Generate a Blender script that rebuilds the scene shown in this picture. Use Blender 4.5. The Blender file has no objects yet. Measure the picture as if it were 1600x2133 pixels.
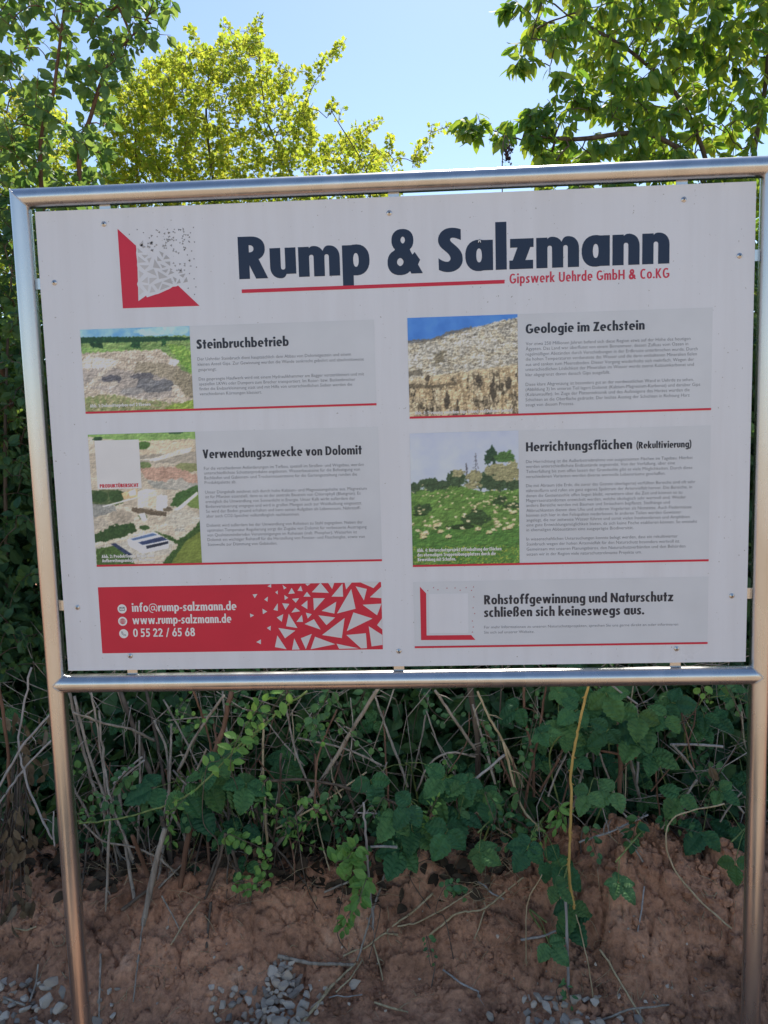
import bpy, bmesh, math, random
import numpy as np
from mathutils import Vector, Matrix
from mathutils.geometry import tessellate_polygon

SC = bpy.context.scene
COL = SC.collection
rad = math.radians
PZ = 1.55                    # height of the panel's centre above the ground

# ------------------------------------------------------------------ camera
F_PX = 1600.0                # focal length in photo pixels (1600 x 2133)
CAM = np.array([0.0529, -1.6574, PZ + 0.0187])
_f = np.array([-0.04727, 0.99334, -0.10532]); _f /= np.linalg.norm(_f)
_r = np.array([0.99862, 0.04458, -0.02777]); _r -= _f * (_r @ _f); _r /= np.linalg.norm(_r)
_u = np.cross(_r, _f)
cam = bpy.data.cameras.new('camera'); camo = bpy.data.objects.new('camera', cam); COL.objects.link(camo)
cam.sensor_fit = 'VERTICAL'; cam.sensor_height = 36.0; cam.lens = F_PX / 2133.0 * 36.0
cam.clip_start = 0.02; cam.clip_end = 3000
M = Matrix.Identity(4)
for i in range(3):
    M[i][0] = _r[i]; M[i][1] = _u[i]; M[i][2] = -_f[i]; M[i][3] = CAM[i]
camo.matrix_world = M
SC.camera = camo

# ------------------------------------------------------------------ light
SUN_EL, SUN_AZ = 51.0, 9.0          # azimuth from +y (behind the hedge) towards +x
sd = Vector((math.sin(rad(SUN_AZ)) * math.cos(rad(SUN_EL)), math.cos(rad(SUN_AZ)) * math.cos(rad(SUN_EL)), math.sin(rad(SUN_EL))))
W = bpy.data.worlds.new('World'); SC.world = W; W.use_nodes = True
nt = W.node_tree
bg = nt.nodes['Background']
sky = nt.nodes.new('ShaderNodeTexSky'); sky.sky_type = 'NISHITA'; sky.sun_disc = False
sky.sun_elevation = rad(SUN_EL); sky.sun_rotation = rad(SUN_AZ)
sky.air_density = 1.0; sky.dust_density = 0.3; sky.ozone_density = 1.8
nt.links.new(sky.outputs[0], bg.inputs[0]); bg.inputs[1].default_value = 0.12
sun = bpy.data.lights.new('sun', 'SUN'); sun.energy = 4.4; sun.angle = rad(0.5); sun.color = (1.0, 0.94, 0.84)
suno = bpy.data.objects.new('sun', sun); COL.objects.link(suno)
suno.rotation_euler = sd.to_track_quat('Z', 'Y').to_euler(); suno.location = (0, 0, 8)
vs = SC.view_settings
vs.view_transform = 'Standard'; vs.look = 'None'; vs.gamma = 1.0; vs.use_curve_mapping = False
vs.exposure = 0.67
SC.cycles.max_bounces = 10; SC.cycles.transparent_max_bounces = 8
SC.cycles.diffuse_bounces = 5; SC.cycles.glossy_bounces = 4; SC.cycles.transmission_bounces = 7

# ------------------------------------------------------------------ helpers
def ray(px, py):
    d = _f * F_PX + _r * (px - 800.0) - _u * (py - 1066.5)
    return d / np.linalg.norm(d)
def at(px, py, Y):
    """world point at depth y = Y seen in the photograph's pixel px, py"""
    d = ray(px, py); return CAM + d * ((Y - CAM[1]) / d[1])
def pan(px, py):
    p = at(px, py, -0.002); return float(p[0]), float(p[2])

def fade(t): return t * t * t * (t * (t * 6 - 15) + 10)
def _hash(ix, iy, iz, seed):
    h = (ix.astype(np.int64) * 374761393 + iy.astype(np.int64) * 668265263 + iz.astype(np.int64) * 2147483647 + seed * 974711) & 0xFFFFFFFF
    h = ((h ^ (h >> 13)) * 1274126177) & 0xFFFFFFFF
    h = ((h ^ (h >> 16)) * 2246822519) & 0xFFFFFFFF
    return ((h ^ (h >> 15)) & 0xFFFFFF) / float(0xFFFFFF)
def vnoise(x, y, seed=0):
    x = np.asarray(x, float); y = np.asarray(y, float)
    ix, iy = np.floor(x), np.floor(y); fx, fy = fade(x - ix), fade(y - iy); z = np.zeros_like(ix)
    a = _hash(ix, iy, z, seed); b = _hash(ix + 1, iy, z, seed); c = _hash(ix, iy + 1, z, seed); d = _hash(ix + 1, iy + 1, z, seed)
    return (a * (1 - fx) + b * fx) * (1 - fy) + (c * (1 - fx) + d * fx) * fy
def fbm(x, y, seed=0, octv=4, gain=0.5):
    s = 0; a = 1; t = 0
    for k in range(octv):
        s = s + a * vnoise(x * 2 ** k + 17.3 * k, y * 2 ** k - 9.1 * k, seed + k); t += a; a *= gain
    return s / t
def worley(x, y, seed=0):
    x = np.asarray(x, float); y = np.asarray(y, float); ix, iy = np.floor(x), np.floor(y)
    best = np.full(x.shape, 9.0); sec = np.full(x.shape, 9.0); z = np.zeros_like(ix); cid = np.zeros(x.shape)
    for dx in (-1, 0, 1):
        for dy in (-1, 0, 1):
            cx, cy = ix + dx, iy + dy
            qx = cx + _hash(cx, cy, z, seed); qy = cy + _hash(cx, cy, z + 1, seed)
            d = np.hypot(x - qx, y - qy); h = _hash(cx, cy, z + 2, seed)
            m = d < best
            sec = np.where(m, best, np.minimum(sec, d)); cid = np.where(m, h, cid); best = np.where(m, d, best)
    return best, sec, cid

def tag(o, label=None, cat=None, group=None, kind=None):
    if label: o['label'] = label
    if cat: o['category'] = cat
    if group: o['group'] = group
    if kind: o['kind'] = kind
    return o
def mesh_from(name, V, F, mat=None, smooth=False):
    """V (n,3); F either list of tuples or list of arrays (m,k)"""
    me = bpy.data.meshes.new(name)
    V = np.asarray(V, np.float32)
    if isinstance(F, list) and F and isinstance(F[0], np.ndarray):
        loops = np.concatenate([f.ravel() for f in F]); tot = np.concatenate([np.full(len(f), f.shape[1]) for f in F])
    else:
        loops = np.array([i for f in F for i in f]); tot = np.array([len(f) for f in F])
    st = np.concatenate([[0], np.cumsum(tot)[:-1]])
    me.vertices.add(len(V)); me.vertices.foreach_set('co', V.ravel())
    me.loops.add(len(loops)); me.loops.foreach_set('vertex_index', loops.astype(np.int32))
    me.polygons.add(len(tot)); me.polygons.foreach_set('loop_start', st.astype(np.int32)); me.polygons.foreach_set('loop_total', tot.astype(np.int32))
    me.update(calc_edges=True); me.validate()
    me.polygons.foreach_set('use_smooth', np.full(len(me.polygons), bool(smooth)))
    if mat: me.materials.append(mat)
    return me
def link(name, me, parent=None, loc=(0, 0, 0)):
    o = bpy.data.objects.new(name, me); COL.objects.link(o); o.location = loc
    if parent: o.parent = parent
    return o
def empty(name, loc=(0, 0, 0)):
    o = bpy.data.objects.new(name, None); COL.objects.link(o); o.location = loc; o.empty_display_size = 0.05
    return o
class Geo:
    def __init__(s): s.V = []; s.F = []; s.n = 0
    def add(s, V, F):
        V = np.asarray(V, float); s.V.append(V); s.F += [tuple(i + s.n for i in f) for f in F]; s.n += len(V)
    def build(s, name, mat, parent=None, loc=(0, 0, 0), smooth=True):
        V = np.concatenate(s.V) - np.asarray(loc, float)
        return link(name, mesh_from(name, V, s.F, mat, smooth), parent, (0, 0, 0) if parent else loc)

def smooth_path(P, n):
    P = np.asarray(P, float)
    if len(P) == 2: t = np.linspace(0, 1, n)[:, None]; return P[0] * (1 - t) + P[1] * t
    Q = np.vstack([2 * P[0] - P[1], P, 2 * P[-1] - P[-2]]); out = []
    m = len(P) - 1
    for u in np.linspace(0, m, n):
        i = min(int(u), m - 1); t = u - i; a, b, c, d = Q[i], Q[i + 1], Q[i + 2], Q[i + 3]
        out.append(0.5 * (2 * b + (c - a) * t + (2 * a - 5 * b + 4 * c - d) * t * t + (3 * b - a - 3 * c + d) * t ** 3))
    return np.array(out)
def tube(P, R, k=6, cap=True):
    P = np.asarray(P, float); n = len(P); R = np.broadcast_to(np.asarray(R, float), (n,))
    T = np.gradient(P, axis=0); T /= np.linalg.norm(T, axis=1)[:, None] + 1e-12
    up = np.array([0, 0, 1.0]) if abs(T[0][2]) < 0.9 else np.array([1.0, 0, 0])
    V = []; a = np.arange(k) * 2 * math.pi / k
    u = np.cross(T[0], up); u /= np.linalg.norm(u)
    for i in range(n):
        u = u - T[i] * (u @ T[i]); u /= np.linalg.norm(u) + 1e-12; v = np.cross(T[i], u)
        V.append(P[i] + R[i] * (np.cos(a)[:, None] * u + np.sin(a)[:, None] * v))
    V = np.concatenate(V); F = []
    for i in range(n - 1):
        for j in range(k):
            F.append((i * k + j, i * k + (j + 1) % k, (i + 1) * k + (j + 1) % k, (i + 1) * k + j))
    if cap: F.append(tuple(range(k))[::-1]); F.append(tuple((n - 1) * k + j for j in range(k)))
    return V, F

# ------------------------------------------------------------------ materials
def lin(c):
    c = np.asarray(c, float) / 255.0
    return np.where(c <= 0.04045, c / 12.92, ((c + 0.055) / 1.055) ** 2.4)
def new_mat(name):
    m = bpy.data.materials.new(name); m.use_nodes = True; t = m.node_tree
    b = t.nodes['Principled BSDF']; return m, t, b
def node(t, kind, **kw):
    n = t.nodes.new(kind)
    for k, v in kw.items():
        if k in n.inputs: n.inputs[k].default_value = v
        else: setattr(n, k, v)
    return n
def ramp(t, stops, fac=None):
    n = t.nodes.new('ShaderNodeValToRGB'); e = n.color_ramp.elements
    while len(e) < len(stops): e.new(0.5)
    for el, (p, c) in zip(e, stops): el.position = p; el.color = tuple(c) + (1,) if len(c) == 3 else c
    if fac is not None: t.links.new(fac, n.inputs[0])
    return n
def ink(name, col, rough=0.35):
    m, t, b = new_mat(name)
    n = node(t, 'ShaderNodeTexNoise', Scale=9.0, Detail=3.0)
    g = t.nodes.new('ShaderNodeTexCoord'); t.links.new(g.outputs['Object'], n.inputs['Vector'])
    c = np.array(col); r = ramp(t, [(0.3, tuple(c * 0.95)), (0.7, tuple(np.minimum(c * 1.04, 0.9)))], n.outputs['Fac'])
    t.links.new(r.outputs[0], b.inputs['Base Color']); b.inputs['Roughness'].default_value = rough
    b.inputs['Specular IOR Level'].default_value = 0.35
    return m
SEEN = 1 / np.array([0.50, 0.505, 0.555])     # white board's albedo over how it shows in the photo
def pr(*c): return tuple(np.clip(lin(c) * SEEN, 0.004, 0.82))

def board_mat():
    m, t, b = new_mat('white_board'); tc = t.nodes.new('ShaderNodeTexCoord')
    mp = t.nodes.new('ShaderNodeMapping'); mp.inputs['Scale'].default_value = (14, 14, .9); t.links.new(tc.outputs['Object'], mp.inputs[0])
    n1 = node(t, 'ShaderNodeTexNoise', Scale=2.0, Detail=5.0, Roughness=.6); t.links.new(mp.outputs[0], n1.inputs['Vector'])
    n2 = node(t, 'ShaderNodeTexNoise', Scale=3.0, Detail=6.0, Roughness=.6); t.links.new(tc.outputs['Object'], n2.inputs['Vector'])
    n3 = node(t, 'ShaderNodeTexNoise', Scale=160.0, Detail=2.0); t.links.new(tc.outputs['Object'], n3.inputs['Vector'])
    r1 = ramp(t, [(0.35, (.955, .95, .945)), (0.6, (1, 1, 1))], n1.outputs['Fac']); r2 = ramp(t, [(0.3, (.715, .735, .775)), (0.7, (0.745, 0.77, 0.815))], n2.outputs['Fac'])
    r3 = ramp(t, [(0.235, (.55, .52, .48)), (0.265, (1, 1, 1))], n3.outputs['Fac'])
    a = r2.outputs[0]
    for o in (r1.outputs[0], r3.outputs[0]):
        q = t.nodes.new('ShaderNodeMixRGB'); q.blend_type = 'MULTIPLY'; q.inputs[0].default_value = 1.0; t.links.new(a, q.inputs[1]); t.links.new(o, q.inputs[2]); a = q.outputs[0]
    t.links.new(a, b.inputs['Base Color']); rr = ramp(t, [(0.3, (.24,) * 3), (0.7, (.42,) * 3)], n2.outputs['Fac']); t.links.new(rr.outputs[0], b.inputs['Roughness'])
    b.inputs['Specular IOR Level'].default_value = 0.4; return m
M_white = board_mat() if True else ink('white_board', (0.73, 0.755, 0.80), 0.32)
M_box = ink('grey_print', (0.66, 0.69, 0.725), 0.32)
M_red = ink('red_print', (0.62, 0.022, 0.055), 0.32)
M_navy = ink('navy_print', (0.014, 0.026, 0.062), 0.32)
M_black = ink('black_print', (0.028, 0.032, 0.048), 0.34)
M_text = ink('text_print', (0.11, 0.12, 0.15), 0.34)
M_subred = ink('subtitle_print', (0.60, 0.045, 0.085), 0.34)
M_cap = ink('white_print', (0.80, 0.80, 0.79), 0.34)

def vcol_mat(name):
    m, t, b = new_mat(name)
    a = t.nodes.new('ShaderNodeVertexColor'); a.layer_name = 'print'
    t.links.new(a.outputs[0], b.inputs['Base Color']); b.inputs['Roughness'].default_value = 0.34
    b.inputs['Specular IOR Level'].default_value = 0.35
    return m
M_pic = vcol_mat('colour_print')

def steel_mat():
    m, t, b = new_mat('brushed_steel')
    b.inputs['Metallic'].default_value = 1.0
    tc = t.nodes.new('ShaderNodeTexCoord'); mp = t.nodes.new('ShaderNodeMapping'); mp.inputs['Scale'].default_value = (9, 9, 2.0)
    t.links.new(tc.outputs['Object'], mp.inputs[0])
    n = node(t, 'ShaderNodeTexNoise', Scale=3.0, Detail=4.0); t.links.new(mp.outputs[0], n.inputs['Vector'])
    r = ramp(t, [(0.25, (0.52, 0.515, 0.51)), (0.8, (0.64, 0.63, 0.625))], n.outputs['Fac'])
    t.links.new(r.outputs[0], b.inputs['Base Color'])
    r2 = ramp(t, [(0.2, (0.21,) * 3), (0.8, (0.33,) * 3)], n.outputs['Fac']); t.links.new(r2.outputs[0], b.inputs['Roughness'])
    n2 = node(t, 'ShaderNodeTexNoise', Scale=60.0, Detail=5.0, Roughness=.7)
    t.links.new(mp.outputs[0], n2.inputs['Vector'])
    bp = node(t, 'ShaderNodeBump', Strength=0.05, Distance=0.001); t.links.new(n2.outputs['Fac'], bp.inputs['Height'])
    t.links.new(bp.outputs[0], b.inputs['Normal'])
    return m
M_steel = steel_mat()

def bark_mat(name, c1, c2, scale=30, stretch=6):
    m, t, b = new_mat(name)
    tc = t.nodes.new('ShaderNodeTexCoord'); mp = t.nodes.new('ShaderNodeMapping'); mp.inputs['Scale'].default_value = (1, 1, 1.0 / stretch)
    t.links.new(tc.outputs['Object'], mp.inputs[0])
    n = node(t, 'ShaderNodeTexNoise', Scale=float(scale), Detail=6.0, Roughness=0.65); t.links.new(mp.outputs[0], n.inputs['Vector'])
    r = ramp(t, [(0.32, c1), (0.68, c2)], n.outputs['Fac']); t.links.new(r.outputs[0], b.inputs['Base Color'])
    b.inputs['Roughness'].default_value = 0.85; b.inputs['Specular IOR Level'].default_value = 0.2
    bp = node(t, 'ShaderNodeBump', Strength=0.5, Distance=0.004); t.links.new(n.outputs['Fac'], bp.inputs['Height']); t.links.new(bp.outputs[0], b.inputs['Normal'])
    return m
M_bark = bark_mat('grey_brown_bark', (0.06, 0.045, 0.035), (0.17, 0.135, 0.105))
M_bark_red = bark_mat('reddish_bark', (0.09, 0.05, 0.032), (0.24, 0.135, 0.09))
M_dry = bark_mat('dry_grey_stem', (0.15, 0.125, 0.10), (0.42, 0.37, 0.31), 60)
M_pale = bark_mat('bleached_stem', (0.22, 0.20, 0.185), (0.44, 0.42, 0.40), 60)
M_straw = bark_mat('straw', (0.30, 0.23, 0.13), (0.52, 0.43, 0.28), 60)
M_gold = bark_mat('golden_stem', (0.33, 0.22, 0.06), (0.55, 0.38, 0.13), 40)
M_green_stem = bark_mat('green_stem', (0.10, 0.15, 0.045), (0.24, 0.30, 0.11), 50)

def leaf_mat(name, cols, trans, tmix=0.5, gloss=0.2, rough=0.55, vein=True):
    """cols: ramp of base colours, picked per leaf; trans: colour of the light that passes through the blade"""
    m, t, b = new_mat(name)
    g = t.nodes.new('ShaderNodeNewGeometry')
    n = len(cols)
    r = ramp(t, [(i / (n - 1), c) for i, c in enumerate(cols)], g.outputs['Random Per Island'])
    tc = t.nodes.new('ShaderNodeTexCoord')
    nz = node(t, 'ShaderNodeTexNoise', Scale=45.0, Detail=3.0); t.links.new(tc.outputs['Object'], nz.inputs['Vector'])
    mul = t.nodes.new('ShaderNodeMixRGB'); mul.blend_type = 'MULTIPLY'; mul.inputs[0].default_value = 0.6
    rr = ramp(t, [(0.3, (0.6, 0.6, 0.6)), (0.7, (1.25, 1.25, 1.2))], nz.outputs['Fac'])
    t.links.new(r.outputs[0], mul.inputs[1]); t.links.new(rr.outputs[0], mul.inputs[2])
    t.links.new(mul.outputs[0], b.inputs['Base Color']); b.inputs['Roughness'].default_value = rough
    b.inputs['Specular IOR Level'].default_value = gloss
    tr = t.nodes.new('ShaderNodeBsdfTranslucent')
    r2 = ramp(t, [(0.0, trans[0]), (1.0, trans[1])], g.outputs['Random Per Island'])
    t.links.new(r2.outputs[0], tr.inputs['Color'])
    mx = t.nodes.new('ShaderNodeMixShader'); mx.inputs[0].default_value = tmix
    t.links.new(b.outputs[0], mx.inputs[1]); t.links.new(tr.outputs[0], mx.inputs[2])
    t.links.new(mx.outputs[0], t.nodes['Material Output'].inputs['Surface'])
    return m
M_haw = leaf_mat('hawthorn_leaf', [(0.07, 0.13, 0.03), (0.11, 0.17, 0.035), (0.13, 0.17, 0.03)], [(0.46, 0.63, 0.055), (0.84, 0.83, 0.085)], 0.58)
M_pear = leaf_mat('pear_leaf', [(0.085, 0.17, 0.09), (0.115, 0.225, 0.105), (0.12, 0.21, 0.095)], [(0.20, 0.38, 0.07), (0.46, 0.60, 0.10)], 0.45, 0.25, 0.5)
M_cherry = leaf_mat('cherry_leaf', [(0.06, 0.15, 0.06), (0.09, 0.20, 0.07), (0.10, 0.20, 0.075)], [(0.22, 0.44, 0.04), (0.62, 0.72, 0.06)], 0.5, 0.3)
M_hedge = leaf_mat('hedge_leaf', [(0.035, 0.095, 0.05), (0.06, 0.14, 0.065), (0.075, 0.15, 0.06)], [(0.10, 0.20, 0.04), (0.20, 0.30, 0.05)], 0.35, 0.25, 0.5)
M_bramble = leaf_mat('bramble_leaf', [(0.036, 0.115, 0.058), (0.05, 0.15, 0.06), (0.085, 0.20, 0.07), (0.075, 0.14, 0.045), (0.06, 0.175, 0.072)], [(0.05, 0.14, 0.03), (0.09, 0.2, 0.04)], 0.25, 0.2, 0.55)
M_bright = leaf_mat('young_leaf', [(0.12, 0.27, 0.07), (0.18, 0.36, 0.09), (0.22, 0.40, 0.10)], [(0.16, 0.32, 0.05), (0.26, 0.40, 0.06)], 0.35, 0.25, 0.5)
M_sprig = leaf_mat('sprig_leaf', [(0.07, 0.17, 0.075), (0.10, 0.22, 0.085), (0.125, 0.26, 0.10)], [(0.08, 0.2, 0.04), (0.14, 0.28, 0.05)], 0.3, 0.25, 0.5)
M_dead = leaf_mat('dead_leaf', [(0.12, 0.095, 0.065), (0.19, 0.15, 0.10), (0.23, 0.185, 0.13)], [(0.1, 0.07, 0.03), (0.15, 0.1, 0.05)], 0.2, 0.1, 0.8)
M_litter_shade = leaf_mat('litter_leaf_shade', [(0.045, 0.034, 0.024), (0.075, 0.055, 0.038), (0.10, 0.072, 0.05)], [(0.05, 0.03, 0.02), (0.06, 0.04, 0.02)], 0.1, 0.1, 0.85)  # browns kept extra dark, so the ledge's shade is in the leaf colour
M_yellow = leaf_mat('yellow_leaf', [(0.55, 0.42, 0.03), (0.62, 0.46, 0.04)], [(0.5, 0.35, 0.03), (0.5, 0.35, 0.03)], 0.3)

def soil_mat():
    m, t, b = new_mat('soil')
    tc = t.nodes.new('ShaderNodeTexCoord'); P = tc.outputs['Object']
    n1 = node(t, 'ShaderNodeTexNoise', Scale=5.5, Detail=9.0, Roughness=0.68); t.links.new(P, n1.inputs['Vector'])
    n2 = node(t, 'ShaderNodeTexNoise', Scale=60.0, Detail=6.0, Roughness=0.7); t.links.new(P, n2.inputs['Vector'])
    c1 = ramp(t, [(0.30, (0.15, 0.078, 0.05)), (0.48, (0.43, 0.225, 0.14)), (0.60, (0.56, 0.30, 0.185)), (0.74, (0.68, 0.43, 0.30))], n1.outputs['Fac'])
    c2 = ramp(t, [(0.25, (0.45, 0.43, 0.42)), (0.5, (1, 1, 1)), (0.75, (1.4, 1.38, 1.34))], n2.outputs['Fac'])
    mul = t.nodes.new('ShaderNodeMixRGB'); mul.blend_type = 'MULTIPLY'; mul.inputs[0].default_value = 0.8
    t.links.new(c1.outputs[0], mul.inputs[1]); t.links.new(c2.outputs[0], mul.inputs[2])
    # the bare track in front of the sign is paler, dusty limestone grit
    n3 = node(t, 'ShaderNodeTexNoise', Scale=1.2, Detail=6.0); t.links.new(P, n3.inputs['Vector'])
    c3 = ramp(t, [(0.3, (0.38, 0.27, 0.175)), (0.7, (0.50, 0.37, 0.25))], n3.outputs['Fac'])
    sx = t.nodes.new('ShaderNodeSeparateXYZ'); t.links.new(P, sx.inputs[0])
    mr = node(t, 'ShaderNodeMapRange'); mr.inputs['From Min'].default_value = -0.3; mr.inputs['From Max'].default_value = -1.4
    mr.inputs['To Min'].default_value = 0; mr.inputs['To Max'].default_value = 1
    t.links.new(sx.outputs[1], mr.inputs['Value'])
    mx = t.nodes.new('ShaderNodeMixRGB'); t.links.new(mr.outputs[0], mx.inputs[0]); t.links.new(mul.outputs[0], mx.inputs[1]); t.links.new(c3.outputs[0], mx.inputs[2])
    t.links.new(mx.outputs[0], b.inputs['Base Color']); b.inputs['Roughness'].default_value = 0.95; b.inputs['Specular IOR Level'].default_value = 0.1
    v = node(t, 'ShaderNodeTexVoronoi', Scale=55.0); t.links.new(P, v.inputs['Vector'])
    ad = node(t, 'ShaderNodeMath', operation='MULTIPLY_ADD'); ad.inputs[1].default_value = 0.5
    t.links.new(v.outputs['Distance'], ad.inputs[0]); t.links.new(n2.outputs['Fac'], ad.inputs[2])
    bp = node(t, 'ShaderNodeBump', Strength=0.9, Distance=0.012); t.links.new(ad.outputs[0], bp.inputs['Height']); t.links.new(bp.outputs[0], b.inputs['Normal'])
    return m
M_soil = soil_mat()
def stone_mat(name, c1, c2):
    m, t, b = new_mat(name)
    tc = t.nodes.new('ShaderNodeTexCoord')
    oi = t.nodes.new('ShaderNodeObjectInfo')
    ad = t.nodes.new('ShaderNodeVectorMath'); ad.operation = 'ADD'; t.links.new(tc.outputs['Object'], ad.inputs[0]); t.links.new(oi.outputs['Location'], ad.inputs[1])
    n = node(t, 'ShaderNodeTexNoise', Scale=55.0, Detail=7.0, Roughness=0.65); t.links.new(ad.outputs[0], n.inputs['Vector'])
    r = ramp(t, [(0.3, c1), (0.7, c2)], n.outputs['Fac'])
    v = ramp(t, [(0.0, (0.5, 0.49, 0.5)), (0.45, (0.85, 0.84, 0.82)), (1.0, (1.35, 1.31, 1.25))], oi.outputs['Random'])
    mul = t.nodes.new('ShaderNodeMixRGB'); mul.blend_type = 'MULTIPLY'; mul.inputs[0].default_value = 1.0
    t.links.new(r.outputs[0], mul.inputs[1]); t.links.new(v.outputs[0], mul.inputs[2]); t.links.new(mul.outputs[0], b.inputs['Base Color'])
    b.inputs['Roughness'].default_value = 0.85; b.inputs['Specular IOR Level'].default_value = 0.15
    bp = node(t, 'ShaderNodeBump', Strength=0.35, Distance=0.004); t.links.new(n.outputs['Fac'], bp.inputs['Height']); t.links.new(bp.outputs[0], b.inputs['Normal'])
    return m
M_stone = stone_mat('grey_limestone', (0.27, 0.235, 0.20), (0.60, 0.53, 0.46))
M_stone_warm = stone_mat('buff_limestone', (0.34, 0.28, 0.23), (0.58, 0.50, 0.42))

# ------------------------------------------------------------------ ground
def sstep(a, b, x):
    t = np.clip((x - a) / (b - a), 0, 1); return t * t * (3 - 2 * t)
def zg(x, y):
    x = np.asarray(x, float); y = np.asarray(y, float)
    wob = (fbm(x * 1.7, y * 0 + 3.3, 5, 3) - 0.5) * 0.22
    yy = y + wob
    hb = 0.205 + 0.085 * sstep(-.25, .25, x)
    z = hb * sstep(0.18, 0.60, yy) - 0.08 * sstep(0.8, 1.6, yy)
    z = z + 0.155 * np.exp(-(((x - 0.66) / 0.24) ** 2 + ((y - 0.46) / 0.17) ** 2) * 1.1)      # the clay bulge beside the right post
    z = z + 0.05 * np.exp(-(((x + 0.62) / 0.25) ** 2 + ((y - 0.42) / 0.16) ** 2))
    near = np.exp(-np.maximum(0, np.hypot(x, y - 0.5) - 1.8) / 1.2)
    bank = sstep(0.12, 0.4, yy) * near
    z = z + bank * (fbm(x * 5, y * 5, 11, 3) - 0.5) * 0.13
    b, s, c = worley(x * 8 + fbm(x * 9, y * 9, 3, 2) * 1.0, y * 9 + fbm(x * 9, y * 9, 4, 2) * 1.0, 21)
    crack = sstep(0.0, 0.10, s - b)
    right = 0.6 + 0.5 * sstep(0.1, 0.5, x)
    z = z + bank * right * ((c - 0.5) * 0.050 - (1 - crack) * 0.034)
    b2, s2, c2 = worley(x * 23 + fbm(x * 20, y * 20, 8, 2) * 1.2, y * 25 + fbm(x * 20, y * 20, 9, 2) * 1.2, 33)
    z = z + near * (0.3 + 0.7 * bank) * right * ((c2 - 0.5) * 0.022 - (1 - sstep(0, 0.12, s2 - b2)) * 0.015)
    z = z + near * (fbm(x * 40, y * 40, 41, 4, 0.6) - 0.5) * 0.030
    z = z + (fbm(x * 0.25, y * 0.25, 61, 3) - 0.5) * 0.5 * sstep(4, 30, np.hypot(x, y))
    return z
def spaced(lo, hi, step, far):
    c = list(np.arange(lo, hi + 1e-6, step)); s = step; a = c[-1]; up = []
    while a < far: s = min(s * 1.28, 60); a += s; up.append(a)
    s = step; a = c[0]; dn = []
    while a > -far: s = min(s * 1.28, 60); a -= s; dn.append(a)
    return np.array(dn[::-1] + c + up)
gx, gy = spaced(-1.35, 1.3, 0.0065, 900), spaced(0.08, 0.95, 0.0062, 900)
GX, GY = np.meshgrid(gx, gy); GZ = zg(GX, GY)
nx, ny = len(gx), len(gy)
idx = np.arange(nx * ny).reshape(ny, nx)
quads = np.stack([idx[:-1, :-1], idx[:-1, 1:], idx[1:, 1:], idx[1:, :-1]], -1).reshape(-1, 4)
g = link('ground', mesh_from('ground', np.stack([GX, GY, GZ], -1).reshape(-1, 3), [quads], M_soil, True)); g['kind'] = 'structure'

def ground_at(px, py, lift=0.0):
    d = ray(px, py); ts = np.linspace(1.2, 5.0, 900); P = CAM + ts[:, None] * d
    h = P[:, 2] - zg(P[:, 0], P[:, 1]); k = np.argmax(h < lift) if (h < lift).any() else len(h) - 1
    p = P[k].copy(); p[2] = float(zg(p[0], p[1])) + lift; return p

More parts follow.
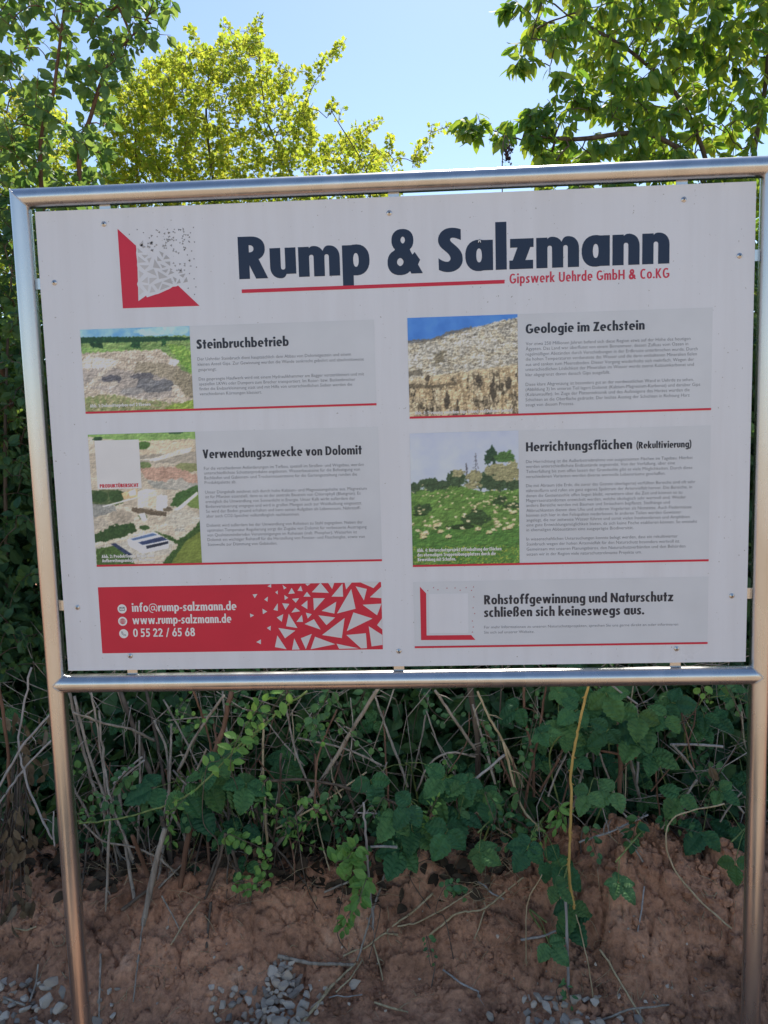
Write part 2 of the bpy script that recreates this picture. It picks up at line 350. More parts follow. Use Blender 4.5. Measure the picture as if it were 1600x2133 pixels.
# ------------------------------------------------------------------ bold condensed lettering, drawn stroke by stroke
def ell(cx, cy, rx, ry, a0=0, a1=360, n=26, p=2.25):
    a = np.radians(np.linspace(a0, a1, n)); c, s = np.cos(a), np.sin(a)
    return [(cx + rx * math.copysign(abs(u) ** (2 / p), u), cy + ry * math.copysign(abs(v) ** (2 / p), v)) for u, v in zip(c, s)]
def spath(P, n=26): return smooth_path([(x, y, 0) for x, y in P], n)[:, :2]
def stroke(P, w):
    P = np.asarray(P, float); T = np.gradient(P, axis=0); T /= np.linalg.norm(T, axis=1)[:, None]
    N = np.stack([-T[:, 1], T[:, 0]], 1); w = np.broadcast_to(np.asarray(w, float), (len(P),))[:, None] / 2
    L, R = P + N * w, P - N * w
    return [('strip', L, R)]
class Font:
    def __init__(s, w=0.34, h=0.26, nar=0.0):
        s.w, s.h, s.nar = w, h, nar
    def R(s, x0, y0, x1, y1): return ('poly', [[(x0, y0), (x1, y0), (x1, y1), (x0, y1)]])
    def ring(s, cx, cy, rx, ry): return ('poly', [ell(cx, cy, rx, ry)[:-1], ell(cx, cy, rx - s.w, ry - s.h)[:-1]])
    def arc(s, cx, cy, rx, ry, a0, a1):
        return ('strip', np.array(ell(cx, cy, rx, ry, a0, a1)), np.array(ell(cx, cy, max(rx - s.w, 0.02), max(ry - s.h, 0.02), a0, a1)))
    def arch(s, x0, x1, flip=None, lo=0.0):
        w, h = s.w, s.h; cx = (x0 + x1) / 2 + 0.07; r = x1 - cx; sw = (x1 - w) - (x0 + w)
        out = [(x1, lo)] + ell(cx, 0.60, r, 0.42, 0, 90, 12) + ell(cx, 0.66, cx - (x0 + w * 0.8), 0.36, 90, 165, 10)[1:] + [(x0 + w * 0.8, 0.5), (x0 + w, 0.5)]
        m = (x0 + w + x1 - w) / 2; top = 1.02 - h - sw * 0.55
        inn = ell(m, top, sw / 2, sw * 0.55, 180, 0, 10)
        pts = out + inn + [(x1 - w, lo)]
        if flip is not None: pts = [(flip - x, 1 - y) for x, y in pts]
        return ('poly', [pts])
    def line(s, x0, y0, x1, y1, w=None):
        """parallelogram with flat top and bottom"""
        w = w or s.w * 1.05; return ('poly', [[(x0 - w / 2, y0), (x0 + w / 2, y0), (x1 + w / 2, y1), (x1 - w / 2, y1)]])
    def glyph(s, ch):
        w, h, C = s.w, s.h, 1.42; R, ring, arc, arch, line = s.R, s.ring, s.arc, s.arch, s.line
        bw = 0.55 + w; nw = 0.15 + 2 * w; A = 1.57; D = -0.42
        bowl = ring(bw / 2, 0.5, bw / 2, 0.52)
        base = {'ä': 'a', 'ö': 'o', 'ü': 'u', 'Ü': 'U', 'Ä': 'A', 'Ö': 'O'}.get(ch)
        if base:
            g, wd = s.glyph(base); y = 1.33 if base.islower() else 1.68; r = w * 0.42
            return g + [('poly', [ell(wd / 2 - 0.2, y, r, r)[:-1]]), ('poly', [ell(wd / 2 + 0.2, y, r, r)[:-1]])], wd
        if ch == 'o': return [bowl], bw
        if ch == 'a': return [bowl, R(bw - w, 0, bw, 1)], bw
        if ch == 'b': return [bowl, R(0, 0, w, A)], bw
        if ch == 'd': return [bowl, R(bw - w, 0, bw, A)], bw
        if ch == 'p': return [bowl, R(0, D, w, 1)], bw
        if ch == 'q': return [bowl, R(bw - w, D, bw, 1)], bw
        if ch == 'g': return [bowl, R(bw - w, -0.08, bw, 1), arc(bw / 2, -0.08, bw / 2, 0.36, 0, -150)], bw
        if ch == 'c': return [arc(bw / 2, 0.5, bw / 2, 0.52, 62, 298)], bw * 0.78
        if ch == 'e': return [arc(bw / 2, 0.5, bw / 2, 0.52, 0, 305), R(w * 0.8, 0.40, bw - 0.02, 0.40 + h * 0.75)], bw * 0.98
        if ch == 'n': return [R(0, 0, w, 1), arch(0, nw)], nw
        if ch == 'm': return [R(0, 0, w, 1), arch(0, nw), arch(nw - w, 2 * nw - w)], 2 * nw - w
        if ch == 'h': return [R(0, 0, w, A), arch(0, nw)], nw
        if ch == 'u': return [R(nw - w, 0.4, nw, 1), arch(0, nw, flip=nw), R(nw - w, 0.12, nw, 0.42)], nw
        if ch == 'r': return [R(0, 0, w, 1), ('poly', [[(w * 0.9, 0.5), (w * 0.9, 0.82), (w + 0.06, 0.95), (w + 0.17, 1.02), (w + 0.27, 1.02), (w + 0.27, 1.02 - h * 1.35), (w + 0.12, 1.0 - h * 1.4), (w + 0.02, 0.58)]])], w + 0.24
        if ch == 'i': return [R(0, 0, w, 1), ('poly', [ell(w / 2, 1.31, w * 0.58, w * 0.52)[:-1]])], w
        if ch == 'l': return [R(0, 0, w, A)], w
        if ch == 't': return [R(0.12, 0, 0.12 + w, 1.36), R(0, 1 - h, 0.24 + w, 1)], 0.24 + w
        if ch == 'f': return [R(0.12, 0, 0.12 + w, 1.15), R(0, 1 - h, 0.24 + w, 1), ('poly', [[(0.12, 1.1), (0.12, 1.2), (0.2, 1.45), (0.4, 1.57), (0.36 + w, 1.55), (0.36 + w, 1.55 - h), (0.2 + w, 1.5 - h), (0.12 + w, 1.1)]])], 0.28 + w
        if ch == 'k': return [R(0, 0, w, A), line(w * 0.95, 0.42, w + 0.34, 1), line(w + 0.38, 0, w * 0.95, 0.6)], w + 0.52
        if ch in 'sS' and w > .3:
            P = [(880,187),(840,174),(780,167),(720,178),(670,215),(643,270),(642,325),(665,375),(710,420),(745,455),(765,490),(766,520),(745,542),(710,540),(670,522),(641,500),(643,632),(690,652),(740,660),(800,652),(855,620),(888,570),(896,510),(885,450),(850,395),(800,345),(772,315),(768,290),(790,278),(830,285),(880,308)]
            sx_, sy_ = (.80, 1.46) if ch == 'S' else (.62, 1.03)
            P = [((x - 641) / 255 * sx_, (660 - y) / 493 * sy_ - .015) for x, y in P]
            cut = [0, 15, 16, 30]; Q = []                       # smooth between the four flat ends
            for a_, b_ in ((0, 15), (16, 30)): Q += [tuple(q) for q in spath(P[a_:b_ + 1], 34)]
            return [('poly', [Q])], sx_
        if ch in 'sS':
            H = 1.0 if ch == 's' else C; wd = 0.42 + w * (0.75 if ch == 's' else 1.0); q = w * (0.86 if ch == 's' else 1.08)
            P = [(wd - 0.03, H - q * 0.62), (wd * 0.72, H - q * 0.42), (wd * 0.46, H - q * 0.46), (q * 0.52, H * 0.74), (wd * 0.5, H * 0.50), (wd - q * 0.52, H * 0.26), (wd * 0.54, q * 0.44), (wd * 0.28, q * 0.40), (0.02, q * 0.62)]
            return stroke(spath(P, 44), np.interp(np.linspace(0, 1, 44), [0, 0.2, 0.5, 0.8, 1], [q * 0.95, q * 0.9, q * 1.12, q * 0.9, q * 0.95])), wd
        if ch == 'v': return [line(w * 0.55, 1, 0.42, 0, w), line(0.84 - w * 0.55, 1, 0.42, 0, w)], 0.84
        if ch == 'w': return [line(w * 0.5, 1, 0.36, 0, w * .9), line(0.66, 1, 0.36, 0, w * .9), line(0.66, 1, 0.96, 0, w * .9), line(1.32 - w * 0.5, 1, 0.96, 0, w * .9)], 1.32
        if ch == 'z': return [R(0.03, 1 - h, 0.80, 1), R(0, 0, 0.78, h), ('poly', [[(0, 0), (w * 1.15, 0), (0.80, 1), (0.80 - w * 1.15, 1)]])], 0.80
        if ch == 'ß': return [R(0, 0, w, 1.2), ('poly', [ell(0.42, 1.15, 0.42, 0.42, 180, 0, 14) + ell(0.42, 1.15, max(0.42 - w, .03), 0.2, 0, 180, 10)])] + stroke(spath([(0.84 - w / 2, 1.15), (0.8 - w / 2, 0.95), (0.5, 0.8), (0.88 - w / 2, 0.45), (0.75 - w / 2, 0.16), (0.42, 0.12)], 30), w * 0.9), 0.9
        if ch == 'R': return [R(0, 0, w, C), ('poly', [[(w * .9, C)] + ell(0.42, C - 0.41, 0.49, 0.41, 90, -90, 16) + [(w * .9, C - 0.82)], [(w, C - 0.82 + h)] + ell(w + 0.02, C - 0.41, 0.14, 0.41 - h, -90, 90, 12) + [(w, C - h)]]), line(0.98 - w * 0.55, 0, 0.45, 0.72, w * 1.12)], 0.98
        if ch == 'P': return [R(0, 0, w, C), ('poly', [[(w * .9, C)] + ell(0.42, C - 0.41, 0.46, 0.41, 90, -90, 16) + [(w * .9, C - 0.82)], [(w, C - 0.82 + h)] + ell(w + 0.02, C - 0.41, 0.14, 0.41 - h, -90, 90, 12) + [(w, C - h)]])], 0.9
        if ch == 'B': return [R(0, 0, w, C), ('strip', np.array([(w * .9, C)] + ell(0.42, C - 0.34, 0.40, 0.34, 90, -90, 14) + [(w * .9, C - .68)]), np.array([(w * .9, C - h)] + ell(w + .02, C - .34, .12, max(.34 - h, .05), 90, -90, 14) + [(w * .9, C - .68 + h)])), ('strip', np.array([(w * .9, .80)] + ell(0.44, .40, 0.46, 0.40, 90, -90, 14) + [(w * .9, 0)]), np.array([(w * .9, .8 - h)] + ell(w + .02, .4, .15, max(.4 - h, .05), 90, -90, 14) + [(w * .9, h)]))], 0.92
        if ch == 'D': return [R(0, 0, w, C), ('strip', np.array([(w * .9, C)] + ell(0.34, C / 2, 0.68, C / 2, 90, -90, 20) + [(w * .9, 0)]), np.array([(w * .9, C - h)] + ell(0.34, C / 2, 0.68 - w, C / 2 - h, 90, -90, 20) + [(w * .9, h)]))], 1.02
        if ch == 'H': return [R(0, 0, w, C), R(1.02 - w, 0, 1.02, C), R(w * .9, 0.58, 1.02 - w * .9, 0.58 + h)], 1.02
        if ch == 'K': return [R(0, 0, w, C), line(w * 0.95, 0.62, w + 0.5, C), line(w + 0.52, 0, w * 0.95, 0.85)], w + 0.68
        if ch == 'N': return [R(0, 0, w, C), R(1.08 - w, 0, 1.08, C), line(w * .5, C, 1.08 - w * .5, 0, w)], 1.08
        if ch == 'M': return [R(0, 0, w, C), R(1.3 - w, 0, 1.3, C), line(w * .6, C, .65, .1, w), line(1.3 - w * .6, C, .65, .1, w)], 1.3
        if ch == 'V': return [line(w * 0.55, C, 0.5, 0, w), line(1.0 - w * 0.55, C, 0.5, 0, w)], 1.0
        if ch == 'W': return [line(w * 0.5, C, 0.42, 0, w * .9), line(0.74, C, 0.42, 0, w * .9), line(0.74, C, 1.06, 0, w * .9), line(1.48 - w * 0.5, C, 1.06, 0, w * .9)], 1.48
        if ch == 'A': return [line(0.5, C, w * 0.5, 0, w), line(0.5, C, 1.0 - w * 0.5, 0, w), R(0.25, 0.28, 0.75, 0.28 + h * .8)], 1.0
        if ch == 'T': return [R(0.4 - w / 2, 0, 0.4 + w / 2, C), R(0, C - h, 0.8, C)], 0.8
        if ch == 'I': return [R(0, 0, w, C)], w
        if ch == 'Z': return [R(0.03, C - h, 0.86, C), R(0, 0, 0.86, h), ('poly', [[(0, 0), (w * 1.15, 0), (0.86, C), (0.86 - w * 1.15, C)]])], 0.86
        if ch == 'U': return [R(0, 0.5, w, C), R(0.98 - w, 0.5, 0.98, C), arc(0.49, 0.51, 0.49, 0.53, 180, 360)], 0.98
        if ch == 'O': return [ring(0.55, C / 2, 0.55, C / 2 + .02)], 1.1
        if ch == 'C': return [arc(0.55, C / 2, 0.55, C / 2 + .02, 58, 302)], 0.9
        if ch == 'G': return [arc(0.56, C / 2, 0.56, C / 2 + .02, 52, 345), R(0.58, 0.52, 1.08, 0.52 + h * .9), R(1.08 - w * .9, 0.22, 1.08, 0.6)], 1.08
        if ch == '&':
            q = w * 0.92
            return [('poly', [ell(0.52, 1.09, 0.37, 0.37)[:-1], ell(0.53, 1.10, 0.075, 0.11, p=1.8)[:-1]]), ('poly', [ell(0.43, 0.38, 0.43, 0.42)[:-1], ell(0.43, 0.39, 0.11, 0.13, p=1.8)[:-1]]),
                    line(1.20 - q * .62, 0.0, 0.52, 0.86, q * 1.15), ('poly', [[(0.66, 0.28), (0.92, 0.08), (1.10, 0.44), (0.92, 0.70), (0.80, 0.56)]]), ('poly', [[(0.2, 0.7), (0.8, 0.7), (0.72, 0.88), (0.3, 0.88)]])], 1.20
        if ch == 'E': return [R(0, 0, w, C), R(w*.9, 0, .76, h), R(w*.9, .58, .72, .58 + h * .9), R(w*.9, C - h, .76, C)], .76
        if ch == 'F': return [R(0, 0, w, C), R(w*.9, .52, .70, .52 + h * .9), R(w*.9, C - h, .74, C)], .74
        if ch == 'L': return [R(0, 0, w, C), R(w*.9, 0, .72, h)], .72
        if ch == 'j': return [R(0.05, -.1, .05 + w, 1), ('poly', [[(-.12, -.42), (.05 + w * .5, -.4), (.05 + w, -.1), (.05, -.1), (-.12, -.18)]]), ('poly', [ell(.05 + w / 2, 1.31, w * .58, w * .52)[:-1]])], .05 + w
        if ch == '.': return [('poly', [ell(w / 2, w * .48, w * .55, w * .5)[:-1]])], w
        if ch == ',': return [('poly', [ell(w / 2, w * .48, w * .5, w * .5)[:-1]]), line(w * .2, -0.25, w * .6, 0.1, w * .4)], w
        if ch == ':': return [('poly', [ell(w / 2, w * .48, w * .55, w * .5)[:-1]]), ('poly', [ell(w / 2, .8, w * .55, w * .5)[:-1]])], w
        if ch == '-': return [R(0, 0.38, 0.42, 0.38 + h)], 0.42
        if ch == '(': return stroke(spath([(0.42, 1.6), (0.2, 1.1), (0.17, 0.6), (0.2, 0.2), (0.42, -0.3)], 20), w * .8), 0.42
        if ch == ')': return stroke(spath([(0.0, 1.6), (0.22, 1.1), (0.25, 0.6), (0.22, 0.2), (0.0, -0.3)], 20), w * .8), 0.42
        if ch == '/': return [line(w * .4, -0.1, 0.6, C + .05, w * .75)], 0.7
        if ch == '@': return [('strip', np.array(ell(.75, .55, .75, .8, -50, 270, 34)), np.array(ell(.75, .55, .63, .68, -50, 270, 34))), ('strip', np.array(ell(.72, .55, .34, .38, 0, 360, 24)), np.array(ell(.72, .55, .20, .24, 0, 360, 24))), R(.95, .2, 1.08, .9), R(1.0, .18, 1.4, .3)], 1.5
        if ch == '0': return [ring(0.45, C / 2, 0.45, C / 2)], 0.9
        if ch == '1': return [R(.25, 0, .25 + w, C), line(.1, 1.1, .42, C, w * .8)], .25 + w
        if ch == '2': return stroke(spath([(.08, 1.02), (.2, 1.25), (.45, 1.29), (.68, 1.05), (.55, .7), (.15, .12)], 26), w * .9) + [R(0, 0, .86, h)], .88
        if ch == '3': return stroke(spath([(.08, 1.2), (.4, 1.28), (.62, 1.05), (.35, .76), (.68, .42), (.45, .13), (.06, .2)], 34), w * .85), .86
        if ch == '4': return [R(.5, 0, .5 + w * .9, C), R(0, .28, .95, .28 + h), line(.14, .45, .6, C, w * .85)], .95
        if ch == '5': return [R(.1, C - h, .8, C), R(.1, .66, .1 + w * .75, C)] + stroke(spath([(.2, .72), (.5, .80), (.68, .48), (.5, .14), (.04, .16)], 26), w * .9), .88
        if ch == '6': return [ring(.45, .44, .45, .46), line(.22, .55, .6, C, w * .95)], .9
        if ch == '8': return [ring(.45, 1.06, .40, .37), ring(.45, .40, .45, .42)], .9
        return [], 0.42
def stroke_text(text, font, gap=0.11, space=0.42):
    """returns V, F in glyph units (x-height = 1) and the width; pieces of a letter sit a hair proud of each other"""
    V = []; F = []; n = 0; x = 0.0
    for ch in text:
        if ch == ' ': x += space; continue
        parts, wd = font.glyph(ch)
        for k, p in enumerate(parts):
            if p[0] == 'strip':
                L, Rr = np.asarray(p[1]), np.asarray(p[2]); m = len(L)
                pts = np.vstack([L, Rr]); fs = [(i, i + 1, m + i + 1, m + i) for i in range(m - 1)]
            else:
                loops = p[1]; pts = np.array([q for lp in loops for q in lp], float)
                fs = tessellate_polygon([[Vector((a, b, 0)) for a, b in lp] for lp in loops])
            V.append(np.column_stack([pts[:, 0] + x, pts[:, 1], np.full(len(pts), 0.00006 * k)])); F += [tuple(i + n for i in f) for f in fs]; n += len(pts)
        x += wd + gap
    return np.concatenate(V), F, x - gap

# ------------------------------------------------------------------ the sign
sign = tag(empty('info_board'), 'white quarry information board in a tubular brushed steel frame on two posts', 'sign')
TR = 0.0206                                   # tube radius
PW, PH = 1.5, 1.0025
ZT, ZB = PZ + PH / 2 + 0.0075 + TR, PZ - PH / 2 - 0.0095 - TR
XP = PW / 2 + 0.0095 + TR
NS = 56
ang = np.arange(NS) * 2 * math.pi / NS
def ringed(name, rows, mat, parent, local=None):
    V = np.concatenate(rows); F = []
    for i in range(len(rows) - 1):
        for j in range(NS): F.append((i * NS + j, i * NS + (j + 1) % NS, (i + 1) * NS + (j + 1) % NS, (i + 1) * NS + j))
    me = mesh_from(name, V, F, mat, True)
    bm = bmesh.new(); bm.from_mesh(me); bmesh.ops.recalc_face_normals(bm, faces=bm.faces); bm.to_mesh(me); bm.free()
    return link(name, me, parent)
c, s_ = np.cos(ang) * TR, np.sin(ang) * TR
for sg in (-1, 1):
    rows = []
    for z in list(np.linspace(-0.30, ZT - 0.06, 14)): rows.append(np.column_stack([sg * XP + c, s_, np.full(NS, z)]))
    rows.append(np.column_stack([sg * XP + c, s_, ZT + sg * c]))
    ringed('post', rows, M_steel, sign)
rows = []
rows.append(np.column_stack([-XP - s_, c, ZT + s_]))
for x in np.linspace(-XP + 0.06, XP - 0.06, 12): rows.append(np.column_stack([np.full(NS, x), c, ZT + s_]))
rows.append(np.column_stack([XP + s_, c, ZT + s_]))
ringed('top_rail', rows, M_steel, sign)
rows = []
fish = np.sqrt(np.maximum(TR ** 2 - c ** 2, 0)) - 0.0003
rows.append(np.column_stack([-XP + fish, c, ZB + s_]))
for x in np.linspace(-XP + 0.06, XP - 0.06, 12): rows.append(np.column_stack([np.full(NS, x), c, ZB + s_]))
rows.append(np.column_stack([XP - fish, c, ZB + s_]))
ringed('bottom_rail', rows, M_steel, sign)
def weld(P):
    P = np.asarray(P); rw = np.random.default_rng(int(abs(P[0, 0]) * 1e4)); G = Geo(); G.add(*tube(np.vstack([P, P[:1]]), .0011 * (1 + .35 * rw.random(len(P) + 1)), 6, cap=False)); return G.build('weld_seam', M_steel, sign)
for sg in (-1, 1):
    weld(np.column_stack([sg * XP + sg * s_ * -1 * -1, c, ZT + s_]))
    weld(np.column_stack([sg * XP - sg * fish, c, ZB + s_]))
def box(name, x0, x1, y0, y1, z0, z1, mat, parent, bev=0.0):
    bm = bmesh.new(); bmesh.ops.create_cube(bm, size=1)
    for v in bm.verts: v.co = Vector(((x0 + x1) / 2 + v.co.x * (x1 - x0), (y0 + y1) / 2 + v.co.y * (y1 - y0), (z0 + z1) / 2 + v.co.z * (z1 - z0)))
    if bev: bmesh.ops.bevel(bm, geom=bm.edges[:], offset=bev, segments=2, affect='EDGES')
    me = bpy.data.meshes.new(name); bm.to_mesh(me); bm.free(); me.materials.append(mat); return link(name, me, parent)
YF = -0.003                                    # front face of the board
panel = box('panel', -PW / 2, PW / 2, YF, YF + 0.004, PZ - PH / 2, PZ + PH / 2, M_white, sign, 0.0006)
# fixing tabs between tube and board
for px, py, ed in ((217, 433, 't'), (820, 410, 't'), (1422, 380, 't'), (274, 1388, 'b'), (831, 1385, 'b'), (1408, 1383, 'b'), (128, 1262, 'l'), (1562, 1237, 'r'), (1577, 531, 'r'), (100, 590, 'l')):
    x, z = pan(px, py)
    if ed == 't': a = (x - .0115, x + .0115, PZ + PH / 2 - .02, ZT - TR + .002)
    if ed == 'b': a = (x - .0115, x + .0115, ZB + TR - .002, PZ - PH / 2 + .02)
    if ed == 'l': a = (-XP + TR - .002, -PW / 2 + .02, z - .0115, z + .0115)
    if ed == 'r': a = (PW / 2 - .02, XP - TR + .002, z - .0115, z + .0115)
    box('bracket', a[0], a[1], YF + 0.0043, YF + 0.0075, a[2], a[3], M_steel, sign, 0.0005)
# screws
M_hole = ink('dark_socket', (0.02, 0.02, 0.02), 0.6)
for px, py in ((217, 467), (811, 444), (1424, 416), (114, 589), (1540, 533), (162, 1265), (1524, 1241), (272, 1366), (831, 1356), (1409, 1351)):
    x, z = pan(px, py); G = Geo(); k = 20; a = np.arange(k) * 2 * math.pi / k
    prof = [(0.0056, 0.0), (0.0056, 0.0010), (0.0047, 0.0017), (0.0042, 0.0015), (0.0036, 0.0027), (0.0016, 0.0032)]
    V = np.concatenate([np.column_stack([x + r * np.cos(a), np.full(k, YF - d), z + r * np.sin(a)]) for r, d in prof])
    F = [(i * k + j, i * k + (j + 1) % k, (i + 1) * k + (j + 1) % k, (i + 1) * k + j) for i in range(len(prof) - 1) for j in range(k)]
    G.add(V, F); sc_ = G.build('screw', M_steel, panel)
    G = Geo(); G.add(np.column_stack([x + .0016 * np.cos(a), np.full(k, YF - .0030), z + .0016 * np.sin(a)]), [tuple(range(k))[::-1]]); G.build('socket', M_hole, sc_) if False else G.build('screw_socket', M_hole, panel)

L1, L2, L3, L4 = YF - 0.0003, YF - 0.0006, YF - 0.0009, YF - 0.0012
def flat_poly(name, loops, y, mat, parent=panel):
    V = []; F = []; n = 0
    for lp in loops:
        fs = tessellate_polygon([[Vector((a, b, 0)) for a, b in lp]])
        V += [(a, y, b) for a, b in lp]; F += [tuple(i + n for i in f) for f in fs]; n += len(lp)
    return link(name, mesh_from(name, V, F, mat), parent)
def rect_of(TL, TRc, BR, BL):
    a, b, c_, d = pan(*TL), pan(*TRc), pan(*BR), pan(*BL)
    return ((a[0] + d[0]) / 2, (b[0] + c_[0]) / 2, (c_[1] + d[1]) / 2, (a[1] + b[1]) / 2)     # x0 x1 z0 z1
def rect(name, x0, x1, z0, z1, y, mat): return flat_poly(name, [[(x0, z0), (x1, z0), (x1, z1), (x0, z1)]], y, mat)
def put_text(name, lines, font, mat, y, gap=0.11, space=0.42):
    """lines: (text, left px, baseline px, right px, height of x in px)"""
    V = []; F = []; n = 0
    for text, xl, yb, xr, yr, xh in lines:
        v, f, wd = stroke_text(text, font, gap, space)
        x0, z0 = pan(xl, yb); x1, _ = pan(xr, yr); hh = pan(xl, yb - xh)[1] - z0
        V.append(np.column_stack([x0 + v[:, 0] * (x1 - x0) / wd, y - v[:, 2] - 0 * v[:, 0], z0 + v[:, 1] * hh])); F += [tuple(i + n for i in q) for q in f]; n += len(v)
    return link(name, mesh_from(name, np.concatenate(V), F, mat), panel)
def body_text(name, lines, mat, y, size):
    """thin running text: (text, left px, baseline px, right px), each line set to the width it has on the board"""
    V = []; F = []; n = 0
    for text, xl, yb, xr in lines:
        cu = bpy.data.curves.new('line', 'FONT'); cu.body = text; cu.size = 1.0; cu.resolution_u = 2; cu.offset = -0.011
        o = bpy.data.objects.new('line', cu); COL.objects.link(o)
        dg = bpy.context.evaluated_depsgraph_get(); me = bpy.data.meshes.new_from_object(o.evaluated_get(dg))
        v = np.zeros(len(me.vertices) * 3, np.float32); me.vertices.foreach_get('co', v); v = v.reshape(-1, 3)
        x0, z0 = pan(xl, yb); x1, _ = pan(xr, yb - 0.03 * (xr - xl)); w0 = v[:, 0].min(); w1 = v[:, 0].max()
        V.append(np.column_stack([x0 + (v[:, 0] - w0) * (x1 - x0) / (w1 - w0), np.full(len(v), y), z0 + v[:, 1] * size]))
        F += [tuple(i + n for i in p.vertices) for p in me.polygons]; n += len(v)
        bpy.data.objects.remove(o); bpy.data.meshes.remove(me); bpy.data.curves.remove(cu)
    return link(name, mesh_from(name, np.concatenate(V), F, mat), panel)

HEAVY = Font(0.365, 0.29); MED = Font(0.28, 0.22); HEAD = Font(0.33, 0.25)
for word in (('Rump', 499, 582, 771, 575, 62), ('&', 808, 572, 882, 568, 64), ('Salzmann', 914, 567, 1394, 548, 63)): put_text('title_word', [word], HEAVY, M_navy, L1, 0.085)
put_text('subtitle', [('Gipswerk Uehrde GmbH & Co.KG', 1061.5, 591, 1394, 578, 14.2)], MED, M_subred, L1, 0.16, 0.5)
a = pan(504, 607); b = pan(1051, 586.5)
rect('title_rule', a[0], b[0], a[1] - .0037, a[1] + .0037, L2, M_red)
# logo: torn red angle and grey splinters
def crop(pts, x, y, s): return [pan(x + u / s, y + v / s) for u, v in pts]
flat_poly('logo_angle', [crop([(122, 135), (430, 415), (437, 480), (432, 540), (440, 600), (450, 680), (447, 740), (455, 780), (460, 960), (462, 1010), (447, 1055), (465, 1110), (470, 1340), (600, 1248), (612, 1278), (760, 1228), (800, 1220), (1000, 1130), (1040, 1100), (1100, 1095), (1132, 1080), (1490, 1418), (212, 1460)], 230, 460, 8)], L1, M_red)
def coloured_polys(name, polys, cols, y):
    V = []; F = []; C = []; n = 0
    for lp, cc in zip(polys, cols):
        V += [(a, y, b) for a, b in lp]; F.append(tuple(range(n, n + len(lp)))); C += [tuple(cc) + (1.0,)] * len(lp); n += len(lp)
    me = mesh_from(name, V, F, M_pic); at_ = me.color_attributes.new('print', 'FLOAT_COLOR', 'POINT'); at_.data.foreach_set('color', np.array(C, np.float32).ravel())
    return link(name, me, panel)
rng = np.random.default_rng(5)
tri = []; col = []
big = [((480, 400), (548, 325), (552, 460)), ((455, 450), (545, 530), (462, 535)), ((520, 565), (635, 575), (575, 625)), ((465, 590), (600, 690), (470, 700)), ((615, 635), (690, 610), (650, 705)), ((815, 505), (890, 540), (870, 610)), ((930, 570), (995, 630), (885, 645)), ((785, 590), (862, 670), (785, 670)), ((740, 640), (840, 795), (715, 780)), ((835, 720), (935, 765), (870, 790)), ((910, 685), (1000, 680), (1000, 755)), ((490, 740), (650, 745), (575, 820)), ((610, 850), (725, 800), (775, 920)), ((790, 835), (960, 940), (815, 970)), ((860, 830), (970, 805), (930, 870)), ((1005, 830), (1070, 865), (965, 905)), ((880, 1010), (1010, 955), (1045, 1055)), ((1040, 930), (1108, 965), (1085, 1035)), ((1185, 785), (1205, 865), (1130, 880)), ((1150, 905), (1255, 880), (1215, 950)), ((1270, 935), (1295, 1015), (1215, 1035)), ((1155, 965), (1175, 1035), (1105, 1050)), ((655, 955), (790, 950), (655, 1060)), ((520, 1020), (625, 930), (630, 1040)), ((730, 1060), (865, 1010), (800, 1150)), ((830, 1160), (870, 1050), (1000, 1090)), ((485, 1100), (560, 1180), (485, 1240)), ((540, 1070), (640, 1075), (625, 1180)), ((660, 1200), (690, 1090), (755, 1180)), ((480, 830), (560, 880), (490, 960))]
for T in big:
    m = np.mean(T, 0); d = np.clip((m[0] - 450) / 800 + (1250 - m[1]) / 1400, 0, 1)
    tri.append(crop(T, 230, 460, 8)); col.append(np.array([0.69, 0.69, 0.70]) * (1 - 0.36 * d ** 0.9))
for i in range(125):
    u, v = rng.uniform(470, 1330), rng.uniform(140, 860)
    if u - 400 + (v - 300) < 230 or (v > 500 and u < 1000) : continue
    d = np.hypot(u - 450, 1250 - v) / 1200; r = np.clip(34 - 26 * (d - 0.45), 8, 26) * rng.uniform(0.7, 1.15); th = rng.uniform(0, 6.28)
    tri.append(crop([(u + r * math.cos(th + k * 2.1), v + r * math.sin(th + k * 2.1)) for k in range(3)], 230, 460, 8)); col.append(np.array([0.62, 0.62, 0.64]) * np.clip(1.2 - 0.85 * d, 0.25, 1))
for u, v in ((450, 148), (555, 198), (320, 228), (768, 155), (953, 143), (1215, 130), (1387, 112), (1078, 200), (1338, 202), (990, 262), (1198, 292), (1310, 342), (1405, 355), (1248, 447), (1357, 505), (1287, 570), (1397, 635), (1320, 668), (1345, 755), (1438, 775), (1322, 880), (1398, 968), (1428, 1103), (1300, 1125), (1405, 1228)):
    th = rng.uniform(0, 6.28); r = 15
    tri.append(crop([(u + r * math.cos(th + k * 2.1), v + r * math.sin(th + k * 2.1)) for k in range(3)], 230, 460, 8)); col.append((0.17, 0.17, 0.19))
coloured_polys('logo_splinters', tri, col, L1)

# text boxes, rules, headings
boxes = {'a': rect_of((166.7, 684), (780, 669), (784, 845), (179.3, 857)), 'b': rect_of((183.5, 902), (791, 892), (793, 1166), (202, 1179)),
         'c': rect_of((849, 663), (1484, 640), (1481, 851), (853, 871)), 'd': rect_of((853.7, 905), (1480, 884), (1476, 1168), (860, 1177.5)), 'e': rect_of((861, 1212), (1475, 1200.6), (1474, 1340.6), (863.7, 1346))}
for k, (x0, x1, z0, z1) in boxes.items():
    rect('text_field', x0, x1, z0 + .002, z1, L1, M_box)
    rect('red_rule', x0, x1, z0 - .0022, z0 + .0022, L3, M_red)
put_text('heading', [('Steinbruchbetrieb', 410.5, 727, 602, 722, 13.6)], HEAD, M_black, L2)
put_text('heading', [('Geologie im Zechstein', 1095, 695, 1342.5, 686, 13.6)], HEAD, M_black, L2)
put_text('heading', [('Verwendungszwecke von Dolomit', 423, 955, 754, 948, 13.0)], HEAD, M_black, L2)
